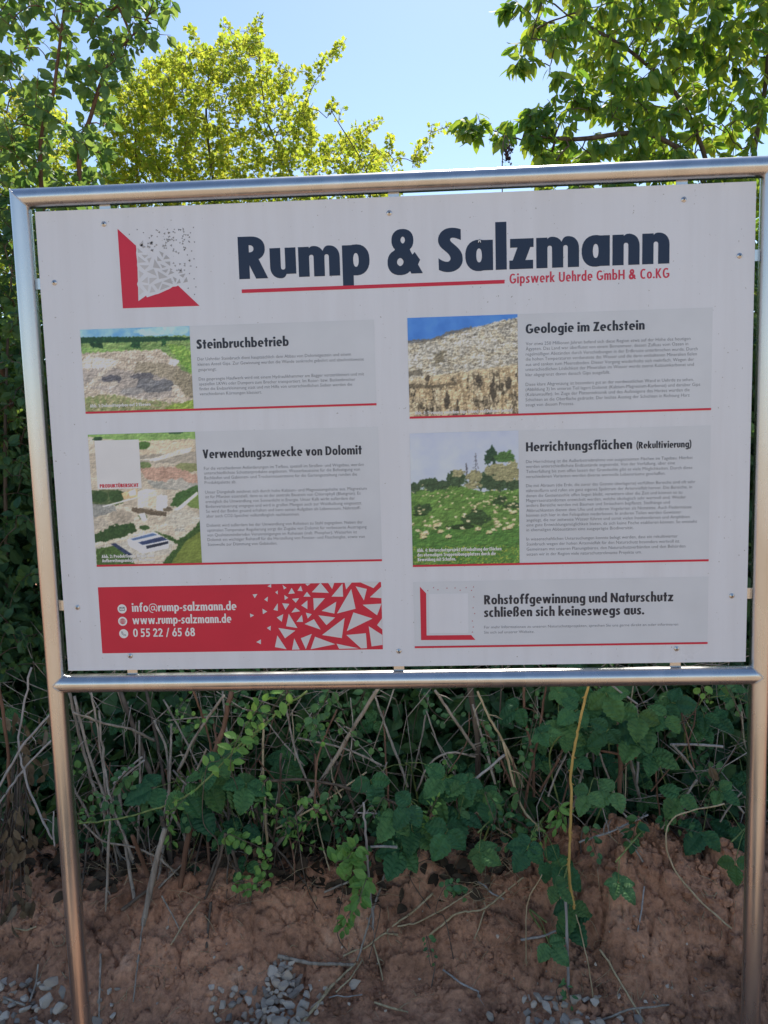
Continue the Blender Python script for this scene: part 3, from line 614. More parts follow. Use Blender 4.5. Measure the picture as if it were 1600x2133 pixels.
put_text('heading', [('Herrichtungsflächen', 1095.5, 940.5, 1316.5, 935, 13.4), ('(Rekultivierung)', 1325, 934.5, 1440, 931, 9.8)], HEAD, M_black, L2)
put_text('heading', [('Rohstoffgewinnung und Naturschutz', 1008.5, 1258.8, 1402, 1254.5, 13.6), ('schließen sich keineswegs aus.', 1008.5, 1285, 1341.5, 1281.5, 13.6)], HEAD, M_black, L2)
def block(lines, left0, left1, ox, oy, s):
    ys = [l[1] for l in lines]; y0, y1 = ys[0], ys[-1]
    return [(t, ox + (left0 + (left1 - left0) * (y - y0) / max(y1 - y0, 1)) / s, oy + (y + 7) / s, ox + xr / s) for t, y, xr in lines]
body_text('paragraph', block([('Der Uehrder Steinbruch dient hauptsächlich dem Abbau von Dolomitgestein und einem', 235, 1388), ('kleinen Anteil Gips. Zur Gewinnung werden die Wände senkrecht gebohrt und abschnittsweise', 261, 1452), ('gesprengt.', 287, 720),
    ('Das gesprengte Haufwerk wird mit einem Hydraulikhammer am Bagger vorzerkleinert und mit', 334, 1453), ('speziellen LKWs oder Dumpern zum Brecher transportiert. Im Rotor- bzw. Backenbrecher', 359, 1410), ('findet die Endzerkleinerung statt und mit Hilfe von unterschiedlichen Sieben werden die', 383, 1394), ('verschiedenen Körnungen klassiert.', 408, 945)], 626, 637, 150, 650, 2.388), M_text, L2, 0.0098)
body_text('paragraph', block([('Für die verschiedenen Anforderungen im Tiefbau, speziell im Straßen- und Wegebau, werden', 229, 1452), ('unterschiedlichste Schotterprodukte angeboten. Wasserbausteine für die Befestigung von', 252, 1433), ('Bachläufen und Gabionen- und Trockenmauersteine für die Gartengestaltung runden die', 276, 1418), ('Produktpalette ab.', 299, 818),
    ('Unser Düngekalk zeichnet sich durch hohe Kalzium- und Magnesiumgehalte aus. Magnesium', 347, 1466), ('ist für Pflanzen essenziell, denn es ist der zentrale Baustein von Chlorophyll (Blattgrün). Es', 370, 1436), ('ermöglich die Umwandlung von Sonnenlicht in Energie. Unser Kalk wirkt außerdem der', 394, 1408), ('Bodenversauerung entgegen und wird in großen Mengen auch zur Waldkalkung eingesetzt.', 418, 1443), ('So wird der Boden gesund erhalten und kann seinen Aufgaben als Lebensraum, Nährstoff-', 442, 1436), ('aber auch CO2-Speicher vollumfänglich nachkommen.', 466, 1133),
    ('Dolomit wird außerdem bei der Umwandlung von Roheisen zu Stahl zugegeben. Neben der', 512, 1447), ('optimalen Temperatur Regulierung sorgt die Zugabe von Dolomit für verbesserte Austragung', 536, 1466), ('von Qualitätsmindernden Verunreinigungen im Roheisen (insb. Phosphor). Weiterhin ist', 560, 1418), ('Dolomit ein wichtiger Rohstoff für die Herstellung von Fenster- und Flaschenglas, sowie von', 583, 1457), ('Steinwolle zur Dämmung von Gebäuden.', 607, 1022)], 658, 677, 150, 880, 2.388), M_text, L2, 0.0098)
body_text('paragraph', block([('Vor etwa 250 Millionen Jahren befand sich diese Region etwa auf der Höhe des heutigen', 198, 1412), ('Ägypten. Das Land war überflutet von einem Binnenmeer, dessen Zufluss vom Ozean in', 222, 1401), ('regelmäßigen Abständen durch Verschiebungen in der Erdkruste unterbrochen wurde. Durch', 247, 1446), ('die hohen Temperaturen verdunstete das Wasser und die darin enthaltenen Mineralien fielen', 271, 1442), ('aus und sanken zum Meeresboden. Dieser Vorgang wiederholte sich mehrfach. Wegen der', 296, 1429), ('unterschiedlichen Löslichkeit der Mineralien im Wasser wurde zuerst Kalziumkarbonat und', 320, 1428), ('klar abgegrenzt davon danach Gips ausgefällt.', 345, 1030),
    ('Diese klare Abgrenzung ist besonders gut an der nordwestlichen Wand in Uehrde zu sehen.', 391, 1427), ('(Abbildung 3) Im unteren Teil lagert Dolomit (Kalzium-Magnesium-Karbonat) und darüber Gips', 415, 1458), ('(Kalziumsulfat). Im Zuge der Plattentektonik und des Aufsteigens des Harzes wurden die', 439, 1408), ('Schichten an die Oberfläche gedrückt. Der leichte Anstieg der Schichten in Richtung Harz', 464, 1408), ('zeugt von diesem Prozess.', 488, 858)], 629, 628, 820, 630, 2.2857), M_text, L2, 0.0098)
body_text('paragraph', block([('Die Herrichtung ist die Außerbetriebnahme von ausgesteinten Flächen im Tagebau. Hierbei', 187, 1421), ('werden unterschiedlichste Endzustände angestrebt. Von der Verfüllung, über eine', 210, 1338), ('Teilverfüllung bis zum offen lassen der Grundsohle gibt es viele Möglichkeiten. Durch diese', 234, 1421), ('verschiedenen Varianten werden diverse wertvolle Lebensräume geschaffen.', 258, 1293),
    ('Die mit Abraum (die Erde, die zuvor das Gestein überlagerte) verfüllten Bereiche sind oft sehr', 301, 1435), ('nährstoffarm und rufen ein ganz eigenes Spektrum der Artenvielfalt hervor. Die Bereiche, in', 325, 1419), ('denen die Gesteinssohle offen liegen bleibt, verwittern über die Zeit und können so zu', 349, 1373), ('Magerrasenstandorten entwickelt werden, welche ökologisch sehr wertvoll sind. Wieder', 372, 1390), ('andere Bereiche werden mit Bäumen und Sträuchern bepflanzt. Steilhänge und', 395, 1314), ('Abbruchkanten dienen dem Uhu und anderen Vogelarten als Niststätte. Auch Fledermäuse', 419, 1417), ('können sich hier in den Felsspalten niederlassen. In anderen Teilen werden Gewässer', 442, 1368), ('angelegt, die nur zeitweise Wasser führen und somit vielen Insektenlarven und Amphibien', 465, 1408), ('eine gute Entwicklungsmöglichkeit bieten, da sich keine Fische etablieren können. So entsteht', 488, 1443), ('in ehemaligen Abbaustätten eine ausgeprägte Biodiversität.', 511, 1141),
    ('In wissenschaftlichen Untersuchungen konnte belegt werden, dass ein rekultivierter', 555, 1351), ('Steinbruch wegen der hohen Artenvielfalt für den Naturschutz besonders wertvoll ist.', 579, 1362), ('Gemeinsam mit unseren Planungsbüros, den Naturschutzverbänden und den Behörden', 603, 1388), ('setzen wir in der Region viele naturschutzrelevante Projekte um.', 627, 1180)], 630, 633, 820, 880, 2.2857), M_text, L2, 0.0098)
body_text('paragraph', block([('Für mehr Informationen zu unseren Naturschutzprojekten, sprechen Sie uns gerne direkt an oder informieren', 240, 1210), ('Sie sich auf unserer Website.', 262, 588)], 371, 371, 830, 1190, 2.078), M_text, L2, 0.0088)

# contact strip
x0, x1, z0, z1 = rect_of((205.4, 1224.7), (794, 1210.5), (797.5, 1349.7), (213, 1363))
rect('contact_strip', x0, x1, z0, z1, L1, M_red)
put_text('contact_lines', [('info@rump-salzmann.de', 276, 1274, 493, 1268.5, 12.2), ('www.rump-salzmann.de', 277, 1300, 482.5, 1295, 12.2), ('0 55 22 / 65 68', 278.5, 1326.5, 407, 1323, 12.2)], Font(0.29, 0.22), M_cap, L2, 0.12)
tris = [[(1205,95),(1245,52),(1283,98)],[(1295,115),(1345,55),(1348,115)],[(1320,192),(1385,80),(1405,170)],[(1405,68),(1456,80),(1443,132)],[(1420,47),(1515,46),(1487,76)],[(1470,118),(1522,70),(1523,122)],[(1437,152),(1523,147),(1503,200)],[(1365,272),(1395,187),(1482,215)],[(1252,290),(1355,212),(1342,304)],[(1503,245),(1525,215),(1527,265)],[(1465,250),(1527,290),(1528,335),(1478,342)],[(1363,290),(1452,282),(1457,350),(1430,351)],[(1318,330),(1420,351),(1330,353)],[(1212,122),(1265,122),(1215,178)],[(1250,180),(1317,138),(1308,192)],[(1235,200),(1312,210),(1272,245)],[(1172,240),(1215,218),(1245,265)],[(1088,250),(1100,193),(1140,258)],[(1053,258),(1130,270),(1083,305)],[(1155,305),(1205,285),(1178,355)],[(1200,355),(1220,298),(1312,332)],[(1037,345),(1048,292),(1090,355)],[(1115,357),(1125,305),(1150,356)],[(1280,53),(1308,51),(1298,80)],[(1355,51),(1388,50),(1362,82)],[(1157,155),(1185,132),(1185,172)],[(1135,230),(1160,198),(1165,230)],[(1178,188),(1205,195),(1187,215)],[(1045,210),(1075,195),(1068,230)],[(1112,188),(1130,165),(1152,182)],[(1070,145),(1103,148),(1085,175)],[(1030,175),(1050,145),(1050,180)],[(1115,125),(1147,122),(1132,143)],[(1167,115),(1183,93),(1200,115)],[(1098,103),(1113,75),(1128,100)],[(1140,88),(1155,65),(1163,90)],[(1072,62),(1090,75),(1078,82)],[(1038,95),(1050,87),(1050,105)],[(1080,108),(1098,120),(1082,130)],[(988,128),(1005,115),(1003,138)],[(935,105),(957,103),(945,122)],[(980,170),(1002,183),(982,195)],[(923,192),(942,200),(925,210)],[(1000,258),(1018,248),(1017,270)],[(952,322),(973,310),(973,332)],[(1003,68),(1020,57),(1020,74)],[(1175,56),(1200,55),(1185,66)]]
coloured_polys('splinter_pattern', [crop(t, 100, 1190, 2.192) for t in tris], [(0.66, 0.665, 0.68)] * len(tris), L2)
def disc(cx, cz, r, n=32): return [(cx + r * math.cos(i * 2 * math.pi / n), cz + r * math.sin(i * 2 * math.pi / n)) for i in range(n)]
def ribbon(name, paths, w, y, mat):
    V = []; F = []; n = 0
    for i, P in enumerate(paths):
        _, L, R_ = stroke(np.asarray(P, float), w)[0]; m = len(L)
        for a_, b_ in np.vstack([L, R_]): V.append((a_, y - 0.00004 * i, b_))
        F += [(n + k, n + k + 1, n + m + k + 1, n + m + k) for k in range(m - 1)]; n += 2 * m
    return link(name, mesh_from(name, V, F, mat), panel)
ic = [pan(255, 1268), pan(256.2, 1293.8), pan(258.3, 1319.6)]; ri = 0.0103
flat_poly('icon_disc', [disc(*ic[0], ri)], L2, M_cap); flat_poly('icon_disc', [disc(*ic[1], ri)], L2, M_cap); flat_poly('icon_disc', [disc(*ic[2], ri)], L2, M_cap)
x, z = ic[0]; ribbon('envelope_icon', [[(x - .0052, z - .0036), (x + .0052, z - .0036)], [(x - .0052, z + .0036), (x + .0052, z + .0036)], [(x - .0052, z - .0036), (x - .0052, z + .0036)], [(x + .0052, z - .0036), (x + .0052, z + .0036)], [(x - .0052, z + .0034), (x, z - .0004), (x + .0052, z + .0034)]], .0010, L3, M_black)
x, z = ic[1]; cir = lambda rx, rz: [(x + rx * math.cos(t), z + rz * math.sin(t)) for t in np.linspace(0, 2 * math.pi, 28)]
ribbon('globe_icon', [cir(.0060, .0060), cir(.0028, .0060), [(x - .006, z), (x + .006, z)], [(x, z - .006), (x, z + .006)], [(x - .005, z + .003), (x + .005, z + .003)], [(x - .005, z - .003), (x + .005, z - .003)]], .0009, L3, M_red)
x, z = ic[2]; ribbon('phone_icon', [spath([(x - .0048, z + .0046), (x - .0036, z), (x, z - .0036), (x + .0046, z - .0048)], 16), spath([(x - .0022, z + .0044), (x - .0018, z + .001), (x + .001, z - .0014), (x + .0048, z - .0022)], 16), [(x - .0048, z + .0046), (x - .0022, z + .0044)], [(x + .0046, z - .0048), (x + .0048, z - .0022)]], .0008, L3, M_text)
# red angle of the last field (its code square stays blank)
flat_poly('red_angle', [crop([(93, 66), (120, 95), (122, 277), (315, 275), (333, 296), (98, 297)], 830, 1190, 2.078)], L2, M_red)
dots = [(127, 83), (152, 70), (171, 79), (210, 72), (245, 71), (267, 81), (293, 70), (316, 82), (325, 67), (326, 110), (323, 157), (330, 182), (320, 214), (324, 240), (320, 262)]
coloured_polys('red_specks', [crop([(u, v - 3), (u + 3, v + 2), (u - 3, v + 2)], 830, 1190, 2.078) for u, v in dots], [(0.45, 0.03, 0.06)] * len(dots), L2)
flat_poly('blank_square', [crop([(131, 97), (301, 95), (303, 266), (134, 267)], 830, 1190, 2.078)], L2, M_white)

# ------------------------------------------------------------------ the four printed photographs
def inpoly(X, Y, P):
    P = np.asarray(P, float); r = np.zeros(X.shape, bool); j = len(P) - 1
    for i in range(len(P)):
        xi, yi = P[i]; xj, yj = P[j]
        if yi != yj: r ^= ((yi > Y) != (yj > Y)) & (X < (xj - xi) * (Y - yi) / (yj - yi) + xi)
        j = i
    return r
class Pic:
    """a picture in crop coordinates: u to the right, v down"""
    def __init__(s, u0, u1, v0, v1, step=2.2, warp=4.5, rel=1.0):
        s.u, s.v = np.meshgrid(np.arange(u0, u1, step), np.arange(v0, v1, step)); s.c = np.zeros(s.u.shape + (3,)); s.n = 0; s.warp = warp; s.rel = rel
    def wob(s, sc, amp): s.n += 1; return (fbm(s.u / sc, s.v / sc, 70 + s.n, 3) - .5) * 2 * amp
    def paint(s, mask, c1, c2=None, sc=8, a=1.0, sx=1.0):
        s.n += 1; t = np.clip((fbm(s.u / sc / sx, s.v / sc, 90 + s.n, 4, 0.6) - 0.5) * 1.5 + 0.5, 0, 1)[..., None]
        c = np.array(c1, float) * (1 - t) + np.array(c2 if c2 is not None else c1, float) * t
        m = (np.asarray(mask, float) * a)[..., None]; s.c = s.c * (1 - m) + c * m
    def poly(s, P, c1, c2=None, sc=8, a=1.0, w=0, wsc=12, sx=1.0):
        s.paint(inpoly(s.u + (s.wob(wsc, w) if w else 0), s.v + (s.wob(wsc, w) if w else 0), P), c1, c2, sc, a, sx)
    def blob(s, u, v, ru, rv, c1, c2=None, sc=6, edge=0.35, a=1.0):
        s.paint(np.hypot((s.u - u) / ru, (s.v - v) / rv) + s.wob(max(ru, rv) * .4, edge) < 1, c1, c2, sc, a)
    def build(s, x0, x1, z0, z1):
        h, w = s.u.shape; ii, jj = np.mgrid[0:h, 0:w]
        wu = (fbm(s.u / 9, s.v / 9, 801, 3, .6) - .5) * s.warp; wv = (fbm(s.u / 9, s.v / 9, 811, 3, .6) - .5) * s.warp
        s.c = s.c[np.clip((ii + wv).round().astype(int), 0, h - 1), np.clip((jj + wu).round().astype(int), 0, w - 1)]
        for _ in range(2):
            q = np.pad(s.c, ((1, 1), (1, 1), (0, 0)), 'edge'); s.c = .4 * s.c + .15 * (q[2:, 1:-1] + q[:-2, 1:-1] + q[1:-1, 2:] + q[1:-1, :-2])
        isky = (s.c[..., 2] > s.c[..., 0] + 12) & (s.v < s.v.min() + .5 * (s.v.max() - s.v.min()))
        relief = lambda a, b, sd, d: (fbm(s.u / a, s.v / b, sd, 4, .65) - fbm((s.u + d) / a, (s.v + d) / b, sd, 4, .65))
        m = 1 + (.55 * relief(22, 15, 901, 5) + .42 * relief(10, 7, 902, 3)) * s.rel + .16 * (fbm(s.u / 60, s.v / 40, 556, 3) - .5)
        s.c = s.c * np.where(isky, 1.0, np.clip(m, .45, 1.5))[..., None]
        g_ = s.c.mean(2, keepdims=True); s.c = g_ + (s.c - g_) * .80; s.c = 124 + (s.c - 124) * 1.08
        h, w = s.u.shape; X, Z = np.meshgrid(np.linspace(x0, x1, w), np.linspace(z1, z0, h))
        V = np.stack([X, np.full_like(X, L2), Z], -1).reshape(-1, 3); I = np.arange(h * w).reshape(h, w)
        Q = np.stack([I[1:, :-1], I[1:, 1:], I[:-1, 1:], I[:-1, :-1]], -1).reshape(-1, 4)
        me = mesh_from('printed_photo', V, [Q], M_pic); c = np.clip(lin(np.clip(s.c, 0, 255)) * SEEN, 0.004, 0.82)
        a_ = me.color_attributes.new('print', 'FLOAT_COLOR', 'POINT'); a_.data.foreach_set('color', np.concatenate([c.reshape(-1, 3), np.ones((h * w, 1))], 1).astype(np.float32).ravel())
        return link('printed_photo', me, panel)
# quarry pit (crop 40..600 x 75..492)
p = Pic(50, 598, 80, 492)
p.paint(np.ones(p.u.shape), (70, 130, 185), (130, 170, 205), 60)
p.blob(470, 100, 140, 22, (150, 180, 205), (110, 155, 195), 30); p.poly([(0, 118), (700, 128), (700, 500), (0, 500)], (80, 115, 60), (130, 150, 90), 14, sx=3)
p.poly([(0, 116), (120, 118), (380, 126), (540, 132), (620, 138), (620, 150), (300, 150), (0, 148)], (18, 52, 38), (40, 84, 48), 7, w=4, wsc=8)
p.poly([(100, 150), (160, 150), (160, 180), (105, 180)], (20, 50, 35), (35, 75, 40), 6, w=8); p.poly([(300, 150), (352, 150), (350, 182), (300, 178)], (25, 60, 40), (40, 85, 45), 6, w=8); p.poly([(455, 140), (478, 140), (476, 175), (450, 175)], (25, 65, 40), (40, 85, 45), 6, w=5)
p.poly([(0, 160), (300, 190), (480, 190), (0, 215)], (95, 135, 70), (130, 160, 90), 10)
p.poly([(0, 200), (200, 192), (450, 190), (520, 250), (560, 330), (620, 400), (620, 500), (0, 500)], (150, 138, 126), (190, 176, 164), 26, w=8)
for k in range(5): p.poly([(0, 232 + 26 * k), (200, 226 + 25 * k), (420, 240 + 24 * k), (420, 246 + 24 * k), (200, 234 + 25 * k), (0, 240 + 26 * k)], (128, 118, 110), (160, 148, 136), 9, a=.55, w=7, wsc=30)
p.paint((fbm(p.u / 9, p.v / 14, 309, 3) > .60) & (p.v > 205) & (p.v < 290), (124, 112, 100), (150, 138, 124), 6, .6)
p.poly([(480, 165), (560, 175), (620, 220), (620, 330), (540, 260)], (70, 118, 45), (140, 165, 75), 8, w=10)
p.poly([(330, 250), (440, 255), (540, 290), (530, 380), (440, 330), (300, 300)], (120, 112, 100), (150, 140, 122), 7, w=10, sx=.4)
p.blob(130, 250, 90, 30, (190, 176, 160), (205, 192, 178), 20)
p.poly([(40, 280), (180, 270), (330, 300), (460, 330), (500, 430), (350, 440), (180, 400), (40, 360)], (128, 122, 120), (160, 150, 145), 24, w=14)
p.blob(200, 330, 52, 18, (66, 66, 78), (92, 92, 100), 10); p.blob(350, 320, 60, 16, (74, 74, 84), (100, 98, 104), 10); p.blob(400, 370, 95, 36, (84, 86, 96), (112, 112, 116), 14); p.blob(290, 395, 60, 18, (112, 112, 116), (140, 136, 136), 14)
p.poly([(60, 355), (170, 270), (215, 262), (90, 360)], (172, 160, 148), (186, 174, 160), 14, a=.7, w=6); p.poly([(40, 345), (220, 340), (230, 362), (40, 365)], (165, 154, 142), (178, 166, 152), 14, a=.6, w=6)
p.poly([(500, 240), (540, 250), (520, 275), (480, 265)], (190, 190, 190), (210, 208, 205), 10)
p.poly([(520, 280), (620, 330), (620, 440), (560, 430), (500, 330)], (152, 140, 118), (92, 88, 78), 6, w=8, sx=.4)
p.poly([(40, 420), (180, 405), (360, 440), (600, 470), (600, 500), (40, 500)], (95, 115, 65), (150, 138, 112), 13, w=12); p.poly([(460, 480), (600, 440), (610, 500), (460, 500)], (100, 130, 50), (140, 158, 70), 9, w=8)
x0, _, z0, z1 = boxes['a']; xr_ = (pan(394.5, 680)[0] + pan(404.6, 853)[0]) / 2; p.build(x0, xr_, z0 + .0018, z1)
# aerial view of the works (crop 85..648 x 55..712)
p = Pic(100, 636, 55, 712, warp=1.6, rel=.6)
p.paint(np.ones(p.u.shape), (150, 140, 128), (176, 166, 152), 40)
p.poly([(60, 40), (260, 45), (660, 40), (660, 90), (300, 95), (60, 60)], (95, 135, 70), (130, 160, 92), 14, w=5); p.blob(150, 78, 25, 10, (30, 60, 40), (40, 75, 45), 5); p.blob(540, 56, 40, 9, (40, 75, 48), (60, 95, 55), 6)
p.poly([(330, 95), (620, 90), (630, 150), (340, 170)], (165, 150, 132), (188, 172, 150), 10, w=8, sx=3); p.blob(370, 115, 42, 18, (52, 88, 42), (85, 118, 58), 6)
p.poly([(330, 165), (640, 150), (640, 215), (340, 200)], (150, 142, 132), (128, 122, 114), 10, w=6, sx=3); p.poly([(340, 185), (420, 180), (560, 140), (620, 130), (600, 155), (430, 195)], (200, 190, 176), (186, 176, 162), 12)
p.blob(590, 230, 60, 22, (100, 112, 72), (130, 130, 92), 8); p.blob(360, 215, 45, 18, (72, 98, 56), (110, 120, 80), 7)
p.poly([(350, 230), (520, 225), (640, 270), (640, 310), (480, 300), (380, 285)], (148, 116, 104), (168, 138, 124), 12, w=8)
p.poly([(380, 290), (500, 300), (640, 310), (640, 350), (560, 340), (420, 330)], (120, 122, 120), (150, 148, 144), 12, w=8); p.blob(530, 310, 60, 26, (136, 134, 130), (160, 156, 150), 14)
p.poly([(90, 330), (170, 330), (260, 340), (255, 400), (120, 430), (90, 420)], (58, 78, 48), (92, 104, 74), 8, w=8); p.blob(140, 365, 40, 30, (34, 62, 38), (56, 84, 48), 6); p.blob(225, 365, 38, 28, (38, 66, 38), (58, 86, 50), 6)
p.poly([(90, 400), (210, 410), (220, 440), (100, 470)], (100, 104, 106), (140, 140, 138), 6, w=6); p.poly([(150, 412), (330, 370), (330, 376), (152, 418)], (205, 198, 188))
p.poly([(250, 350), (330, 325), (330, 372), (260, 380)], (190, 150, 112), (210, 170, 130), 8); p.poly([(285, 345), (320, 330), (325, 360), (290, 365)], (215, 205, 195))
p.blob(240, 470, 66, 36, (130, 122, 112), (156, 146, 134), 12); p.blob(130, 500, 50, 30, (140, 134, 126), (160, 152, 142), 12)
p.poly([(300, 420), (470, 450), (470, 470), (330, 455), (295, 440)], (70, 62, 54), (110, 98, 84), 6, w=5)
p.poly([(332, 345), (378, 332), (425, 338), (420, 432), (372, 422), (326, 428)], (206, 190, 172), (214, 198, 180), 20); p.poly([(332, 345), (378, 332), (425, 338), (384, 350)], (224, 216, 206)); p.poly([(384, 350), (425, 338), (420, 432), (380, 424)], (188, 170, 150), (196, 178, 158), 12)
p.poly([(425, 368), (452, 360), (480, 368), (476, 440), (450, 444), (420, 436)], (216, 212, 206), (202, 196, 188), 12); p.blob(458, 350, 16, 12, (150, 145, 135), (170, 160, 150), 5)
p.blob(350, 470, 22, 14, (70, 90, 60), (100, 110, 80), 5); p.blob(480, 436, 24, 10, (80, 74, 64), (110, 100, 86), 5); p.poly([(330, 455), (360, 450), (372, 490), (345, 492)], (200, 196, 190))
p.poly([(520, 360), (630, 320), (640, 350), (540, 430), (490, 420)], (44, 78, 42), (70, 104, 56), 7, w=8); p.poly([(560, 400), (645, 350), (645, 440), (590, 430)], (92, 118, 62), (112, 132, 70), 12, w=4); p.poly([(510, 440), (628, 352), (634, 364), (530, 448)], (205, 198, 190), (190, 184, 176), 10)
p.blob(545, 485, 92, 42, (150, 146, 138), (176, 170, 160), 10); p.blob(535, 540, 28, 9, (110, 108, 104), (190, 190, 186), 5)
p.poly([(90, 590), (300, 540), (480, 500), (470, 520), (300, 570), (90, 620)], (186, 176, 162), (172, 162, 148), 14)
p.poly([(90, 560), (200, 510), (300, 500), (320, 540), (230, 575), (90, 600)], (30, 60, 36), (54, 84, 46), 7, w=10); p.blob(355, 525, 28, 12, (42, 74, 44), (60, 92, 52), 5)
p.poly([(400, 540), (520, 590), (600, 540), (650, 480), (650, 720), (420, 720), (520, 620)], (34, 64, 36), (66, 98, 48), 8, w=10); p.poly([(560, 600), (650, 540), (650, 720), (470, 720)], (92, 108, 48), (108, 124, 58), 22, w=4)
p.poly([(90, 620), (270, 590), (500, 600), (480, 660), (300, 690), (90, 720)], (150, 146, 140), (170, 166, 158), 16, w=5)
p.poly([(100, 630), (200, 610), (280, 680), (300, 720), (100, 720)], (44, 74, 38), (80, 110, 56), 7, w=8)
p.poly([(180, 605), (202, 600), (285, 660), (262, 668)], (30, 44, 78), (42, 58, 92), 20)
p.poly([(265, 582), (400, 548), (475, 592), (470, 632), (335, 655), (270, 615)], (208, 210, 218), (196, 200, 210), 20); p.poly([(268, 582), (400, 549), (474, 592), (335, 620)], (200, 206, 220)); p.poly([(276, 582), (398, 553), (420, 564), (298, 590)], (66, 92, 136), (78, 104, 146), 12); p.poly([(316, 600), (440, 572), (470, 590), (340, 614)], (36, 52, 92), (48, 64, 104), 12); p.poly([(356, 618), (472, 595), (470, 610), (360, 634)], (34, 42, 62))
x0, _, z0, z1 = boxes['b']; xr_ = (pan(407, 900)[0] + pan(421, 1172)[0]) / 2; p.build(x0, xr_, z0 + .0018, z1)
# rock face with gypsum over dolomite (crop 66..592 x 70..545)
p = Pic(68, 592, 70, 545)
p.paint(np.ones(p.u.shape), (44, 98, 182), (60, 116, 196), 60)
p.poly([(0, 195), (100, 188), (250, 158), (380, 128), (500, 100), (620, 82), (620, 600), (0, 600)], (158, 154, 146), (196, 190, 178), 9, w=7, wsc=10, sx=1.6)
rock = p.c[..., 2] < 150 + 0 * p.u; rock = inpoly(p.u, p.v, [(0, 195), (100, 188), (250, 158), (380, 128), (500, 100), (620, 82), (620, 600), (0, 600)])
ridge = lambda a, b, sd: 1 - np.abs(2 * fbm(p.u / a, p.v / b, sd, 4, .6) - 1)
p.paint(rock, (120, 112, 98), None, 6, 0); p.c *= (1 - .42 * np.clip((ridge(38, 14, 301) - .86) / .14, 0, 1) * rock)[..., None]; p.c *= (1 - .30 * np.clip((ridge(16, 9, 302) - .84) / .16, 0, 1) * rock)[..., None]
p.c = np.where((fbm(p.u / 30, p.v / 18, 303, 3) > .56)[..., None] & rock[..., None], p.c * [1.02, .99, .93], p.c)
p.poly([(0, 182), (70, 176), (190, 172), (260, 140), (370, 122), (380, 132), (260, 158), (190, 184), (70, 192)], (82, 82, 84), (112, 100, 84), 5, a=.85, w=5)
p.poly([(190, 250), (250, 225), (240, 280), (190, 290)], (120, 108, 82), (90, 84, 70), 5, a=.7, w=12); p.poly([(0, 330), (120, 320), (140, 345), (0, 345)], (70, 66, 58), (110, 104, 92), 5, a=.8, w=8)
p.poly([(0, 372), (200, 345), (420, 325), (620, 305), (620, 600), (0, 600)], (164, 146, 116), (188, 172, 146), 10, w=8, sx=.5)
low = sstep(325, 375, p.v + (p.u - 300) * .12)
p.c *= (1 - .62 * np.clip((ridge(26, 75, 305) - .82) / .18, 0, 1) * low)[..., None]; p.c *= (1 - .40 * np.clip((ridge(11, 22, 306) - .80) / .20, 0, 1) * low)[..., None]
p.paint(low * (fbm(p.u / 40, p.v / 60, 307, 3) > .5), (196, 160, 112), (206, 178, 138), 10, .38)
p.poly([(0, 378), (90, 385), (180, 395), (300, 380), (300, 392), (180, 410), (0, 395)], (70, 62, 50), (100, 90, 72), 5, a=.8, w=5)
for uu, vv, ru, rv in ((250, 470, 14, 40), (470, 430, 10, 44), (300, 500, 8, 30), (160, 360, 10, 16), (400, 370, 14, 20), (550, 400, 12, 30)): p.blob(uu, vv, ru, rv, (58, 52, 46), (90, 80, 66), 5, .6)
x0, _, z0, z1 = boxes['c']; xr_ = (pan(1078.6, 656)[0] + pan(1079, 864)[0]) / 2; p.build(x0, xr_, z0 + .0018, z1)
# sheep on the restored slope (crop 80..598 x 45..680)
p = Pic(85, 597, 45, 680)
p.paint(np.ones(p.u.shape), (140, 150, 176), (152, 160, 184), 90)
p.c *= (1 + (p.v - 45)[..., None] * np.array([.0002, .0002, .0001]))
p.poly([(60, 330), (200, 300), (300, 290), (420, 330), (620, 320), (620, 700), (60, 700)], (66, 104, 46), (96, 130, 60), 10, w=4, sx=2.5)
p.poly([(60, 490), (620, 500), (620, 700), (60, 700)], (48, 96, 44), (78, 120, 52), 12, a=.75, w=20, sx=2)
for uu, vv, ru, rv in ((100, 300, 32, 24), (175, 288, 46, 36), (235, 296, 40, 22), (300, 268, 44, 34), (460, 285, 60, 42), (500, 300, 60, 28), (560, 300, 50, 24)): p.blob(uu, vv, ru, rv, (36, 58, 42), (66, 88, 60), 6, .5)
for uu, vv, ru, rv in ((385, 258, 36, 28), (310, 238, 32, 20), (380, 298, 40, 16), (490, 228, 48, 30), (560, 230, 40, 46), (540, 260, 60, 22)): p.blob(uu, vv, ru, rv, (104, 106, 76), (144, 138, 104), 5, .5)
p.blob(468, 160, 26, 38, (28, 54, 42), (44, 72, 50), 5, .5); p.blob(530, 165, 42, 30, (52, 88, 46), (76, 112, 58), 6, .5); p.blob(448, 180, 14, 26, (30, 56, 44), (50, 76, 54), 5, .5)
for uu, a0, a1 in ((393, 145, 240), (350, 190, 250)):
    p.paint((abs(p.u - uu) < 1.7) & (p.v > a0) & (p.v < a1), (58, 58, 66)); p.paint((fbm(p.u / 5, p.v / 5, 330 + uu, 3) > .56) & (abs(p.u - uu) < (p.v - a0) * .22) & (p.v > a0) & (p.v < a1 - 20), (84, 84, 96), None, 5, .8)
for uu, vv, ru, rv in ((142, 405, 42, 24), (505, 375, 34, 24), (385, 455, 68, 36), (565, 400, 40, 16)): p.blob(uu, vv, ru, rv, (32, 58, 36), (58, 86, 48), 6, .5)
p.blob(320, 497, 62, 12, (28, 54, 30), (40, 66, 36), 6); p.blob(120, 434, 40, 6, (30, 58, 30))
r2 = np.random.default_rng(9)
